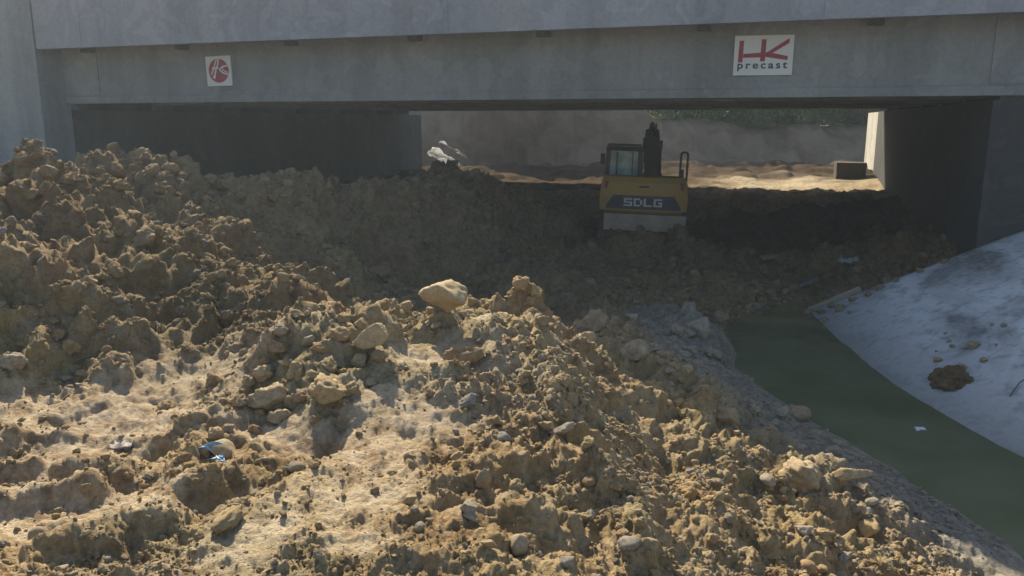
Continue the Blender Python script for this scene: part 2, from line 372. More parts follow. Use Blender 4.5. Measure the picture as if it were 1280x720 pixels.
M['signwhite'] = paint('sign_white', (.66, .68, .68), .5, .18, (.45, .45, .42))
M['signred'] = paint('sign_red', (.30, .025, .045), .5, .10, (.4, .3, .3))
M['signblue'] = paint('sign_navy', (.03, .06, .11), .5, .1)
M['yellow'] = paint('excavator_yellow', (.56, .33, .055), .5, .5, (.36, .27, .15))
M['navy'] = paint('excavator_panel', (.045, .06, .10), .5, .3, (.15, .14, .13))
M['letter'] = paint('letter_white', (.75, .76, .76), .5, .12)
M['dusty'] = paint('dusty_plate', (.30, .26, .21), .85, .8, (.52, .46, .38))
M['boom'] = paint('boom_brown', (.10, .07, .035), .6, .6, (.12, .1, .07))
M['rubber'] = paint('hose_black', (.015, .015, .015), .6, .3)
M['track'] = paint('track_steel', (.06, .05, .042), .7, .8, (.18, .14, .1))
M['wood'] = paint('plank_wood', (.36, .31, .22), .8, .5, (.25, .22, .17))
M['plastic'] = paint('white_plastic', (.75, .77, .80), .45, .15)
m, nt, b = newmat('thin_sheet'); tr = nt.nodes.new('ShaderNodeBsdfTranslucent'); tr.inputs[0].default_value = (.8, .82, .85, 1); mx = nt.nodes.new('ShaderNodeMixShader'); mx.inputs[0].default_value = .6
b.inputs['Base Color'].default_value = (.8, .82, .85, 1); b.inputs['Roughness'].default_value = .4
nt.links.new(b.outputs[0], mx.inputs[1]); nt.links.new(tr.outputs[0], mx.inputs[2]); nt.links.new(mx.outputs[0], [n for n in nt.nodes if n.type == 'OUTPUT_MATERIAL'][0].inputs[0]); M['sheet'] = m
M['blueplastic'] = paint('blue_plastic', (.14, .32, .52), .45, .3)
M['violet'] = paint('violet_plastic', (.09, .07, .10), .6, .4)
M['steel'] = paint('rusty_rod', (.08, .06, .05), .7, .5)
m, nt, b = newmat('cab_glass'); b.inputs['Base Color'].default_value = (.10, .24, .36, 1); b.inputs['Roughness'].default_value = .08; b.inputs['Specular IOR Level'].default_value = .6
nt.links.new(ramp(nt, tex(nt, pos(nt), 2.5, 3), [(.4, (.12, .34, .50)), (.6, (.34, .62, .75))]), b.inputs['Base Color']); M['glass'] = m
# water
m, nt, b = newmat('murky_water')
p = pos(nt)
c = ramp(nt, tex(nt, p, .8, 4, .55), [(.32, (.105, .122, .062)), (.68, (.165, .18, .10))])
nt.links.new(c, b.inputs['Base Color']); b.inputs['Roughness'].default_value = .05; b.inputs['Specular IOR Level'].default_value = .5
bump(nt, b, tex(nt, p, 7, 3, .5), .04, .02); M['water'] = m
# lining concrete: pale cement with damp blotches
m, nt, b = newmat('lining_concrete')
p = pos(nt)
mp = nt.nodes.new('ShaderNodeMapping'); mp.inputs['Scale'].default_value = (1.0, .45, 1.0); nt.links.new(p, mp.inputs[0])
a1 = tex(nt, mp.outputs[0], .75, 6, .62, .6); a2 = tex(nt, p, 5, 6, .65); a3 = tex(nt, p, 34, 4, .6)
c = ramp(nt, a1, [(.34, (.24, .24, .24)), (.44, (.48, .485, .49)), (.54, (.64, .645, .65)), (.68, (.74, .745, .75))])
c = mixc(nt, .6, c, mixc(nt, 1, c, ramp(nt, a2, [(.36, (.42, .42, .42)), (.50, (1, 1, 1))]), 'MULTIPLY'))
zz = nt.nodes.new('ShaderNodeSeparateXYZ'); nt.links.new(p, zz.inputs[0])
wet = mth(nt, 'ADD', mth(nt, 'MULTIPLY', mth(nt, 'ADD', zz.outputs[2], 3.5), -2.0), mth(nt, 'ADD', mth(nt, 'MULTIPLY', mth(nt, 'SUBTRACT', a1, .5), 3.2), .85))
wet = mth(nt, 'ADD', wet, mth(nt, 'MULTIPLY', mth(nt, 'SUBTRACT', a2, .5), 1.2), True)
c = mixc(nt, mth(nt, 'MULTIPLY', ramp(nt, tex(nt, p, 2.3, 7, .7, .5), [(.56, (0,) * 3), (.68, (1,) * 3)]), .55), c, (.26, .23, .18))
c = mixc(nt, mth(nt, 'MULTIPLY', wet, .8), c, (.17, .175, .165))
nt.links.new(c, b.inputs['Base Color']); b.inputs['Roughness'].default_value = .8; bump(nt, b, mth(nt, 'ADD', a2, a3), .4, .02); M['lining'] = m
# leaves, bark
def leafmat(name, a, bcol):
    m, nt, b = newmat(name)
    c = ramp(nt, tex(nt, pos(nt), 1.6, 4), [(.35, a), (.65, bcol)])
    nt.links.new(c, b.inputs['Base Color']); b.inputs['Roughness'].default_value = .55
    out = [n for n in nt.nodes if n.type == 'OUTPUT_MATERIAL'][0]
    tr = nt.nodes.new('ShaderNodeBsdfTranslucent'); nt.links.new(c, tr.inputs[0])
    mx = nt.nodes.new('ShaderNodeMixShader'); mx.inputs[0].default_value = .2
    nt.links.new(b.outputs[0], mx.inputs[1]); nt.links.new(tr.outputs[0], mx.inputs[2]); nt.links.new(mx.outputs[0], out.inputs[0])
    return m
M['leaf'] = leafmat('leaf_dark', (.035, .09, .02), (.09, .18, .045)); M['leaf2'] = leafmat('leaf_light', (.07, .12, .03), (.16, .22, .07))
M['bark'] = paint('bark', (.09, .07, .05), .9, .3)

# ------------------------------------------------------------------ object helpers
def link(name, me, mat=None, parent=None):
    o = bpy.data.objects.new(name, me); COL.objects.link(o)
    if mat is not None: me.materials.append(mat)
    if parent is not None: o.parent = parent
    return o
def tag(o, label=None, cat=None, group=None, kind=None):
    if label: o['label'] = label
    if cat: o['category'] = cat
    if group: o['group'] = group
    if kind: o['kind'] = kind
    return o
def empty(name, loc=(0, 0, 0), rz=0, label=None, cat=None, group=None):
    o = bpy.data.objects.new(name, None); COL.objects.link(o); o.location = loc; o.rotation_euler = (0, 0, rz); o.empty_display_size = .2
    return tag(o, label, cat, group)
def bm_obj(name, bm, mat, parent=None, smooth=False, bevel=0, seg=2):
    if bevel:
        es = [e for e in bm.edges if len(e.link_faces) == 2 and e.calc_face_angle(0) > .5]
        bmesh.ops.bevel(bm, geom=es, offset=bevel, segments=seg, affect='EDGES', profile=.6)
    bmesh.ops.recalc_face_normals(bm, faces=bm.faces)
    me = bpy.data.meshes.new(name); bm.to_mesh(me); bm.free()
    if smooth:
        me.polygons.foreach_set('use_smooth', [True] * len(me.polygons))
    return link(name, me, mat, parent)
def prism(bm, poly, axis, a, b):
    """extrude a 2-D polygon along axis between a and b; poly in the two other axes (cyclic order kept)"""
    def mk(p, t):
        if axis == 'x': return (t, p[0], p[1])
        if axis == 'y': return (p[0], t, p[1])
        return (p[0], p[1], t)
    va = [bm.verts.new(mk(p, a)) for p in poly]; vb = [bm.verts.new(mk(p, b)) for p in poly]
    n = len(poly)
    bm.faces.new(va); bm.faces.new(vb[::-1])
    for i in range(n): bm.faces.new((va[i], vb[i], vb[(i + 1) % n], va[(i + 1) % n]))
def box(bm, x0, x1, y0, y1, z0, z1):
    prism(bm, [(x0, y0), (x1, y0), (x1, y1), (x0, y1)], 'z', z0, z1)
def tube(bm, pts, rad, n=10):
    pts = [Vector(p) for p in pts]; rings = []
    for i, p in enumerate(pts):
        d = (pts[min(i + 1, len(pts) - 1)] - pts[max(i - 1, 0)]).normalized()
        a = d.orthogonal().normalized() if i == 0 else (pa - d * pa.dot(d)).normalized()
        pa = a; bb = d.cross(a)
        r = rad[i] if isinstance(rad, (list, tuple)) else rad
        rings.append([bm.verts.new(p + (a * math.cos(2 * math.pi * k / n) + bb * math.sin(2 * math.pi * k / n)) * r) for k in range(n)])
    for i in range(len(rings) - 1):
        for k in range(n): bm.faces.new((rings[i][k], rings[i][(k + 1) % n], rings[i + 1][(k + 1) % n], rings[i + 1][k]))
    bm.faces.new(rings[0][::-1]); bm.faces.new(rings[-1])

# ------------------------------------------------------------------ ground sheet
def build_ground():
    dense = np.arange(-39, 39.001, .082)
    coarse = np.concatenate([np.arange(42, 180, 3.), np.arange(180, 318.1, 3.)])
    ang = np.radians(np.concatenate([dense, coarse]))
    rad = [0.3, .6, .9, 1.2, 1.5]
    r = 1.7
    while r < 900:
        rad.append(r)
        r *= 1.012 if r < 2.4 else 1.0042 if r < 12 else 1.0046 if r < 30 else 1.0055 if r < 42 else 1.005 if r < 52 else 1.05
    rad = np.array(rad)
    A, Rr = np.meshgrid(ang, rad)
    X = (Rr * np.sin(A)).ravel(); Y = (Rr * np.cos(A)).ravel()
    U0, V0 = X, Y
    parts = [surf(X[i:i + 200000], Y[i:i + 200000]) for i in range(0, len(X), 200000)]
    X, Y, Z = (np.concatenate([q[k] for q in parts]) for k in range(3))
    na, nr = len(ang), len(rad)
    V = np.column_stack([X, Y, Z])
    V = np.vstack([V, [0, 0, float(height(np.array([0.]), np.array([0.]))[0])]])
    i = np.arange(nr - 1)[:, None] * na; j = np.arange(na)[None, :]; j2 = (j + 1) % na
    q = np.stack([i + j, i + na + j, i + na + j2, i + j2], -1).reshape(-1, 4)[:, ::-1]
    jj = np.arange(na)
    tri = np.column_stack([np.full(na, len(V) - 1), (jj + 1) % na, jj])
    me = bpy.data.meshes.new('ground')
    me.vertices.add(len(V)); me.vertices.foreach_set('co', V.ravel())
    nl = q.size + tri.size
    me.loops.add(nl); me.loops.foreach_set('vertex_index', np.concatenate([q.ravel(), tri.ravel()]).astype(np.int32))
    me.polygons.add(len(q) + len(tri))
    me.polygons.foreach_set('loop_start', np.concatenate([np.arange(len(q)) * 4, q.size + np.arange(len(tri)) * 3]).astype(np.int32))
    me.polygons.foreach_set('use_smooth', np.ones(len(q) + len(tri), bool))
    me.update(calc_edges=True); me.validate()
    x, y = V[:, 0], V[:, 1]
    me.attributes.new('fine', 'FLOAT', 'POINT').data.foreach_set('value', np.clip((34 - np.hypot(x, y)) / 14, .08, 1).astype(np.float32))
    me.attributes.new('mud_shade', 'FLOAT', 'POINT').data.foreach_set('value', mud_shade_at(x, y).astype(np.float32))
    me.attributes.new('bank', 'FLOAT', 'POINT').data.foreach_set('value', (np.clip((y - 40.5) / 2.5, 0, 1) * (y < 60) * .85).astype(np.float32))
    t = tone_at(x, y); pa = np.maximum(1 - (rough_mask(x, y) - .12) / .88, glare_patch(x, y))
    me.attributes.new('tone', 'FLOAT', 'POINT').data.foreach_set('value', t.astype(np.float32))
    me.attributes.new('pale', 'FLOAT', 'POINT').data.foreach_set('value', (pa * .8).astype(np.float32))
    o = link('ground', me, M['ground']); tag(o, kind='structure'); bpy.context.view_layer.update(); return o
def mud_shade_at(x, y):
    """shade painted into the soil colour: heaps, floor below the bridge, muddy ground behind"""
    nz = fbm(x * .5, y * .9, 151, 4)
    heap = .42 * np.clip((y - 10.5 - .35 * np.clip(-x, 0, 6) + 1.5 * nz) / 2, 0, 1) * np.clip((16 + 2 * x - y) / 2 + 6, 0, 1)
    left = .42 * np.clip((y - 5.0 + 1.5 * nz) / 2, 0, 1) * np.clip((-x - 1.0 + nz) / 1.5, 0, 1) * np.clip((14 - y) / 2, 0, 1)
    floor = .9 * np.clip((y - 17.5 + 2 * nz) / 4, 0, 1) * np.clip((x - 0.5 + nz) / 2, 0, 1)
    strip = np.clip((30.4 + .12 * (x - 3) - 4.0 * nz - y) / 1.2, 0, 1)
    sunny = np.clip((y - 25.2) / .8, 0, 1) * strip  # sunlit strip, kept out of the painted darkening
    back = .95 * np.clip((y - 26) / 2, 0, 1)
    return np.clip(np.maximum(np.maximum(np.maximum(heap, left), floor), back) * (1 - sunny) * (1 - np.clip(1.5 * glare_patch(x, y), 0, 1)), 0, 1) * (y < 60) * (1 - .6 * bank_tone(x, y))
def glare_patch(x, y):  # sun glare painted on the ground as a pale patch
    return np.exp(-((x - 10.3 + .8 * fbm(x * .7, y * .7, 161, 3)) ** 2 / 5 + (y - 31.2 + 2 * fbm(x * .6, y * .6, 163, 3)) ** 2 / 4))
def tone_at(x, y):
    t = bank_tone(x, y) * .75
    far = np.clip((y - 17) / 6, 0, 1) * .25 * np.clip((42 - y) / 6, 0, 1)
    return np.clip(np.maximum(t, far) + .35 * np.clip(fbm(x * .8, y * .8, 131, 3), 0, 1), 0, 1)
GROUND = build_ground()

# ------------------------------------------------------------------ clod shapes
def rock_mesh(name, seed, kind):
    bm = bmesh.new(); bmesh.ops.create_icosphere(bm, subdivisions=4, radius=1)
    rs = random.Random(seed); off = Vector((seed * 7.3, seed * 3.1, seed * 1.7))
    planes = []
    for _ in range({'angular': 12, 'slab': 11, 'clod': 12, 'round': 5}[kind]):
        n = Vector((rs.gauss(0, 1), rs.gauss(0, 1), rs.gauss(0, 1))).normalized(); planes.append((n, rs.uniform(.46, .72) if kind in ('angular', 'slab') else rs.uniform(.52, .86)))
    for v in bm.verts:
        d = v.co.normalized(); r = 1.0
        for n, k in planes:
            c = d.dot(n)
            if c > 1e-3: r = min(r, k / c) if kind in ('angular', 'slab') else r + (min(r, k / c) - r) * (.92 if kind == 'clod' else .6)
        q = d * r
        if kind == 'clod':
            r += .16 * mnoise.noise(q * 1.6 + off) + .12 * mnoise.noise(q * 3.3 + off) + .05 * mnoise.noise(q * 13 + off)
            r += .10 - .22 * abs(mnoise.noise(q * 4.2 + off)) - .16 * abs(mnoise.noise(q * 8.5 + off)) + .05 * mnoise.cell(q * 5 + off)
            r += -.12 * abs(mnoise.noise(q * 2.4 - off))
        elif kind == 'round':
            r += .10 * mnoise.noise(q * 1.3 + off) + .03 * mnoise.noise(q * 5 + off)
        else:
            r += .08 * mnoise.noise(q * 1.5 + off) - .10 * abs(mnoise.noise(q * 3.5 + off)) - .06 * abs(mnoise.noise(q * 8 + off)) + .03 * mnoise.noise(q * 16 + off)
        v.co = d * r
    sx, sy, sz = {'slab': (1.2, .9, .38), 'round': (1.1, .95, .75)}.get(kind, (rs.uniform(.95, 1.25), rs.uniform(.8, 1), rs.uniform(.65, .85)))
    for v in bm.verts: v.co = Vector((v.co.x * sx, v.co.y * sy, v.co.z * sz))
    me = bpy.data.meshes.new(name); bm.to_mesh(me); bm.free()
    me.polygons.foreach_set('use_smooth', [True] * len(me.polygons))
    return me
KINDS = ['clod', 'clod', 'angular', 'clod', 'round', 'clod', 'angular', 'clod', 'clod', 'slab', 'clod', 'angular']
ROCKS = [rock_mesh('clod_shape', 3 + i, k) for i, k in enumerate(KINDS)]
for me in ROCKS: me.materials.append(M['clod'])

def place_rock(name, me, p, size, rot, tone, sink=.25, sq=(1, 1, 1), rnd=.5):
    o = bpy.data.objects.new(name, me); COL.objects.link(o)
    o.scale = (size * sq[0], size * sq[1], size * sq[2]); o.rotation_euler = rot
    o.location = (p[0], p[1], p[2] + size * sq[2] * (.7 - sink) * .9)
    o['tone'] = tone; o['rnd'] = rnd; o['mud_shade'] = float(mud_shade_at(np.array([float(p[0])]), np.array([float(p[1])]))[0])
    return o

# single rocks one can point to: u, v (foot), width px, shape index kind, tone, squash, label, name
SINGLES = [
 (556, 395, 84, 11, .0, (1.05, .85, .92), 'large tan boulder perched on the crest of the near heap', 'boulder'),
 (468, 437, 60, 6, .1, (1, .9, .9), 'pale faceted boulder left of the crest beside the trodden path', 'boulder'),
 (742, 420, 52, 3, .25, (1, 1, .9), 'reddish brown boulder in shade just behind the near crest', 'boulder'),
 (795, 455, 58, 6, .5, (1, .8, .9), 'grey shaded block behind the near heap, facing the ditch', 'boulder'),
 (874, 425, 44, 2, .7, (.8, .9, 1.3), 'upright grey block at the top end of the water channel', 'boulder'),
 (997, 524, 30, 4, .3, (1, 1, .8), 'pinkish boulder lying on the grey bank at the water edge', 'boulder'),
 (905, 530, 42, 3, .15, (1.1, .9, .8), 'long yellowish lump on the slope edge above the grey bank', 'clod'),
 (1005, 610, 50, 0, .15, (1, 1, 1.1), 'tall crumbly lump standing out on the lower right slope', 'clod'),
 (1085, 672, 36, 11, .0, (1, 1, 1.2), 'yellow squared block on the lower right slope', 'boulder'),
 (1060, 606, 48, 9, .2, (1.2, .7, 1), 'thin slab tilted over a dark hollow on the right slope', 'slab'),
 (787, 686, 27, 4, .85, (1, 1, .8), 'whitish rounded stone low on the near heap', 'stone'),
 (708, 708, 17, 4, .85, (1, 1, 1), 'small round off-white cobble near the lower edge', 'cobble'),
 (586, 645, 30, 11, .75, (.9, .8, 1.1), 'grey angular stone wedged in the hollow of the near heap', 'stone'),
 (603, 610, 26, 7, .3, (.8, .8, 1.4), 'upright brown clod above the grey stone in the hollow', 'clod'),
 (588, 652, 28, 9, .7, (1, .6, .8), 'flat grey stone under the hollow of the near heap', 'stone'),
 (648, 690, 28, 4, .35, (1, .8, 1.2), 'smooth tan stone standing on end in the foreground rubble', 'stone'),
 (630, 553, 17, 4, 1.0, (1, 1, 1), 'bluish grey pebble high on the near heap', 'pebble'),
 (706, 545, 36, 9, .65, (1, .8, 1), 'pale flat flagstone lying on the eroded ridge', 'slab'),
 (578, 452, 40, 0, .1, (1.1, 1, .7), 'dark reddish crumbling clod on the trodden path behind the rubble', 'clod'),
 (278, 570, 34, 4, .25, (1, .9, .85), 'smooth rounded stone next to the blue plastic strip', 'stone'),
 (256, 573, 20, 5, .1, (.8, .8, 1.3), 'upright clod touching the blue plastic strip', 'clod'),
 (338, 510, 50, 3, .1, (1.05, 1, .9), 'big knobbly clod on the near side of the left clump', 'clod'),
 (352, 528, 26, 0, .1, (1, 1, 1), 'small knobbly clod at the foot of the left clump', 'clod'),
 (410, 500, 52, 5, .1, (1, 1, .9), 'rounded ochre clod on the right flank of the left clump', 'clod'),
 (285, 655, 40, 7, .1, (1.2, .9, .6), 'dark flat clod alone on the smooth ground in front', 'clod'),
 (180, 310, 44, 3, .1, (1, 1, .9), 'smooth tan lump half buried in the left heap face', 'clod'),
 (545, 412, 20, 11, .4, (1, 1, .7), 'small pale stone in front of the perched boulder', 'stone'),
 (506, 415, 18, 6, .4, (1, 1, .8), 'small pale stone left of the perched boulder', 'stone'),
 (654, 358, 9, 4, .9, (1, 1, .7), 'tiny white pebble on the tip of the near crest', 'pebble'),
 (1090, 632, 16, 4, .7, (1, 1, .8), 'white pebble at the foot of the lower right slope', 'pebble'),
 (960, 605, 18, 4, .6, (1.2, 1, .8), 'smooth oval cobble on the right slope', 'cobble'),
 (1005, 670, 28, 2, .8, (1, 1, .9), 'pale grey split stone low on the right slope', 'stone'),
 (1055, 705, 26, 11, .8, (1, .8, 1), 'whitish angular stone at the foot of the right slope', 'stone'),
]
hits = cast([(s[0], s[1] - 2) for s in SINGLES])
for (u, v, w, k, tone, sq, lab, nm), (p, t) in zip(SINGLES, hits):
    size = w * t / F / 1.8
    rr = random.Random(u * 7 + v)
    o = place_rock(nm, ROCKS[k], p, size, (rr.uniform(-.25, .25), rr.uniform(-.25, .25), rr.uniform(0, 6.3)), tone, .1 if w > 55 else .25, sq, .86 if 'redd' in lab or 'pink' in lab else .15 if 'dark' in lab or 'brown' in lab else .3 if 'och' in lab or 'yell' in lab else .55)
    tag(o, lab, nm)

# countable clods: the largest ones, each an object
def scatter(n, th0, th1, r0, r1, seed):
    g = np.random.default_rng(seed)
    th = np.radians(g.uniform(th0, th1, n)); r = np.exp(g.uniform(math.log(r0), math.log(r1), n))
    return r * np.sin(th), r * np.cos(th), r, g
def blocked(x, y):
    """inside the water, on the lining or in the abutments"""
    w = (x > 4.75 - .0 * y) & (y < 14.7)
    return w | (y > 40)
lab_by = {'near': ('loose ochre clod among the sunlit rubble of the near heap', 'sunlit clods on the near heap'),
          'left': ('loose brown clod on the face of the high left heap', 'clods on the left heap'),
          'right': ('loose clod on the slope between the near ridge and the water', 'clods on the slope above the water'),
          'shade': ('shaded lump of earth on the ground below the bridge', 'clods in the shade of the bridge')}
x, y, r, g = scatter(2200, -36, 34, 2.9, 15, 5)
size = r * np.clip(.0058 + .0022 * g.pareto(2.4, len(r)), 0, .0135)
z = drop(x, y); rm = rough_mask(x, y)
ok = (~blocked(x, y)) & (z > WZ + .03) & (g.random(len(x)) < rm ** 1.5)
idx = np.argsort(-(size / r) * ok)[:200]
for i in idx:
    if not ok[i]: continue
    reg = 'shade' if y[i] > 10.5 and x[i] > -3 else 'left' if (x[i] < -1.6 and y[i] > 5.6) else 'right' if x[i] > .12 * y[i] + .35 else 'near'
    k = int(g.integers(0, len(ROCKS)))
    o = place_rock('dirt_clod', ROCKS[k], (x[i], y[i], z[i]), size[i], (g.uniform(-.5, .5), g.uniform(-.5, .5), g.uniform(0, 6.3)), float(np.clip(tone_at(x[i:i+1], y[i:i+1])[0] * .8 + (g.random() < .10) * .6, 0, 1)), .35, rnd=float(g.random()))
    tag(o, lab_by[reg][0], 'clod', lab_by[reg][1])

# clods heaped into clumps: left of the crest, on the brow of the left heap, on the ridge
PILES = [('knobbly clod piled in the clump left of the trodden path', 'clods piled in the left clump', 'near', [(352, 438, 46), (385, 428, 40), (425, 425, 44), (330, 470, 44), (372, 470, 52), (412, 462, 46), (450, 455, 40), (300, 505, 36), (318, 540, 30), (285, 540, 30), (365, 505, 40), (395, 525, 26), (440, 490, 40),
          (465, 480, 30), (310, 480, 34), (270, 545, 34), (230, 575, 30), (245, 600, 34), (400, 440, 36), (350, 415, 30), (380, 500, 40), (430, 400, 30), (480, 385, 34), (455, 410, 36)]),
         ('big craggy clod on the skyline of the left heap', 'clods on the skyline of the left heap', 'left', [(125, 216, 30), (145, 214, 32), (112, 220, 26), (190, 216, 32), (212, 214, 34), (228, 222, 30), (180, 225, 34), (30, 205, 40), (8, 200, 34), (60, 220, 40), (85, 228, 36), (262, 228, 30), (280, 236, 28), (300, 246, 26), (0, 230, 40), (40, 245, 36), (205, 240, 44), (150, 235, 36)]),
         ('rough lump of earth along the brow of the shaded middle heap', 'lumps along the shaded middle heap', 'left', [(360, 232, 26), (385, 230, 22), (410, 236, 24), (445, 236, 20), (475, 232, 20), (340, 250, 24), (520, 226, 16), (550, 222, 16), (590, 222, 14)]),
         ('lump standing out along the edge of the near ridge', 'lumps along the near ridge', 'near', [(662, 378, 26), (678, 405, 28), (690, 440, 32), (702, 480, 34), (640, 400, 24), (610, 385, 22), (590, 378, 20), (655, 470, 30), (735, 555, 32), (770, 610, 32), (800, 655, 28)])]
for lab, grp, reg, items in PILES:
    for n_, ((u, v, w_), (p, t)) in enumerate(zip(items, cast([(a_, b_) for a_, b_, c_ in items]))):
        rr = random.Random(u * 3 + v)
        o = place_rock('earth_clod', ROCKS[[0, 1, 3, 5, 7, 8, 10, 3, 2][(u + n_) % 9]], p, w_ * .74 * t / F / 2.1, (rr.uniform(-.5, .5), rr.uniform(-.5, .5), rr.uniform(0, 6.3)), float(tone_at(p[:1], p[1:2])[0]) * .8, .45, rnd=rr.random())
        tag(o, lab, 'clod', grp)

# the uncountable rest: crumbs and gravel, one object
def build_rubble():
    X = []; Y = []; S = []
    for n, k0, kmax, al, seed in ((90000, .0009, .005, 1.9, 21), (42000, .0024, .0074, 2.3, 22), (26000, .0030, .0080, 2.6, 24), (30000, .0007, .0022, 2.2, 25)):
        x, y, r, g = scatter(n, -42, 40, 2.2, 28, seed)
        s = r * np.clip(k0 * (1 + g.pareto(al, n)), 0, kmax)
        s = np.minimum(s, .17) * np.where(bank_tone(x, y) > .3, .6, 1)
        rm = rough_mask(x, y); clump = np.clip(.55 + 1.6 * fbm(x * 1.6, y * 1.6, 141, 3), .05, 1)
        keep = (g.random(n) < np.maximum(rm ** 2.2, .7 if seed == 25 else .09) * clump) & ~blocked(x, y)
        if seed == 24: keep &= (x > .08 * y + .1) & (y < 9.5)
        X.append(x[keep]); Y.append(y[keep]); S.append(s[keep])
    x = np.concatenate(X); y = np.concatenate(Y); s = np.concatenate(S)
    z = drop(x, y); keep = z > WZ + .0
    x, y, z, s = x[keep], y[keep], z[keep], s[keep]; n = len(x)
    g = np.random.default_rng(77)
    me = bpy.data.meshes.new('rubble'); me.vertices.add(n)
    me.vertices.foreach_set('co', np.column_stack([x, y, z + s * .22]).ravel())
    rot = np.column_stack([g.uniform(-.7, .7, n), g.uniform(-.7, .7, n), g.uniform(0, 6.3, n)])
    scl = s[:, None] * g.uniform(.75, 1.2, (n, 3))
    me.attributes.new('rot', 'FLOAT_VECTOR', 'POINT').data.foreach_set('vector', rot.ravel())
    me.attributes.new('scl', 'FLOAT_VECTOR', 'POINT').data.foreach_set('vector', scl.ravel())
    me.attributes.new('idx', 'INT', 'POINT').data.foreach_set('value', g.integers(0, len(KINDS), n).astype(np.int32))
    tn = np.clip(tone_at(x, y) + (g.random(n) < .13) * .7, 0, 1)
    me.attributes.new('tone', 'FLOAT', 'POINT').data.foreach_set('value', tn.astype(np.float32))
    me.attributes.new('mud_shade', 'FLOAT', 'POINT').data.foreach_set('value', mud_shade_at(x, y).astype(np.float32))
    o = link('rubble', me)
    src = bpy.data.collections.new('crumb_shapes')
    for i, k in enumerate(KINDS):
        c = ROCKS[i].copy(); c.materials.clear(); c.materials.append(M['crumb'])
        so = bpy.data.objects.new('crumb_shape_%02d' % i, c); src.objects.link(so)
    ng = bpy.data.node_groups.new('rubble_scatter', 'GeometryNodeTree')
    ng.interface.new_socket('Geometry', in_out='INPUT', socket_type='NodeSocketGeometry'); ng.interface.new_socket('Geometry', in_out='OUTPUT', socket_type='NodeSocketGeometry')
    gi = ng.nodes.new('NodeGroupInput'); go = ng.nodes.new('NodeGroupOutput')
    ci = ng.nodes.new('GeometryNodeCollectionInfo'); ci.inputs['Collection'].default_value = src; ci.inputs['Separate Children'].default_value = True; ci.inputs['Reset Children'].default_value = True
    ip = ng.nodes.new('GeometryNodeInstanceOnPoints'); ip.inputs['Pick Instance'].default_value = True
    def na(name, t):
        q = ng.nodes.new('GeometryNodeInputNamedAttribute'); q.data_type = t; q.inputs['Name'].default_value = name
        return q.outputs['Attribute']
    er = ng.nodes.new('FunctionNodeEulerToRotation')
    L = ng.links.new
    L(gi.outputs[0], ip.inputs['Points']); L(ci.outputs[0], ip.inputs['Instance']); L(na('idx', 'INT'), ip.inputs['Instance Index'])
    L(na('rot', 'FLOAT_VECTOR'), er.inputs[0]); L(er.outputs[0], ip.inputs['Rotation']); L(na('scl', 'FLOAT_VECTOR'), ip.inputs['Scale'])
    L(ip.outputs[0], go.inputs[0])
    md = o.modifiers.new('scatter', 'NODES'); md.node_group = ng
    tag(o, 'loose crumbs, gravel and small clods strewn over the heaps', 'rubble', kind='stuff')
    print('rubble', n)
build_rubble()

# ------------------------------------------------------------------ water and lining
def build_water():
    pts = [(3.0, 13.2), (3.2, 11.0), (3.3, 9.0), (3.7, 7.4), (4.0, 5.6), (4.2, 3), (4.2, -3), (8.6, -3), (8.6, 4), (6.8, 7), (6.2, 14.2), (5.2, 14.8), (3.8, 14.2)]
    bm = bmesh.new(); bm.faces.new([bm.verts.new((a, b, WZ)) for a, b in pts])
    o = bm_obj('water', bm, M['water']); o['kind'] = 'structure'
build_water()
O0 = np.array([0, 16.5]); BR = np.array([.944, -.33]); BT = np.array([.33, .944])
def toe(y): return 5.2 + (.019 if y > 10 else .055) * (y - 10) ** 2 if y > 6.5 else 5.874 + .385 * (6.5 - y) * max(0, 1 - (6.5 - y) * .09)
def far_y(x): return 14.62 - .35 * (x - 5.55)
def build_lining():
    nx, ny = 60, 140
    X = np.linspace(4.6, 11.5, nx); bm = bmesh.new(); rows = []
    ph = [0, 0]
    for jx, x in enumerate(X):
        row = []
        yf = far_y(x)
        for jy in range(ny):
            y = -4 + (yf + 4) * (jy / (ny - 1)) ** .8
            off = .22 * (1 - math.cos((y - 6) * .45)) * .6                 # gently curving toe
            z = WZ + .51 * (x - toe(y)) + .02 * mnoise.noise(Vector((x * 1.2, y * 1.2, 0))) + .010 * mnoise.noise(Vector((x * 5, y * 5, 3)))
            row.append(bm.verts.new((x, y, z)))
        rows.append(row)
    low = [[bm.verts.new(v.co - Vector((0, 0, .14))) for v in (r[0], r[-1])] for r in rows]
    for i in range(nx - 1):
        for j in range(ny - 1): bm.faces.new((rows[i][j], rows[i + 1][j], rows[i + 1][j + 1], rows[i][j + 1]))
        bm.faces.new((rows[i][-1], rows[i + 1][-1], low[i + 1][1], low[i][1]))
    o = bm_obj('concrete_lining', bm, M['lining'], smooth=True)
    tag(o, 'pale stained concrete slope lining the right bank above the green water', 'concrete slope')
build_lining()
def lining_z(x, y): return WZ + .51 * (x - toe(y))
def on_lining(u, v):
    d = pdir(u, v); t = np.linspace(5, 22, 3000)
    zz = np.array([lining_z(d[0] * a, d[1] * a) for a in t]); k = np.argmax(d[2] * t < zz)
    return d * t[k], t[k]

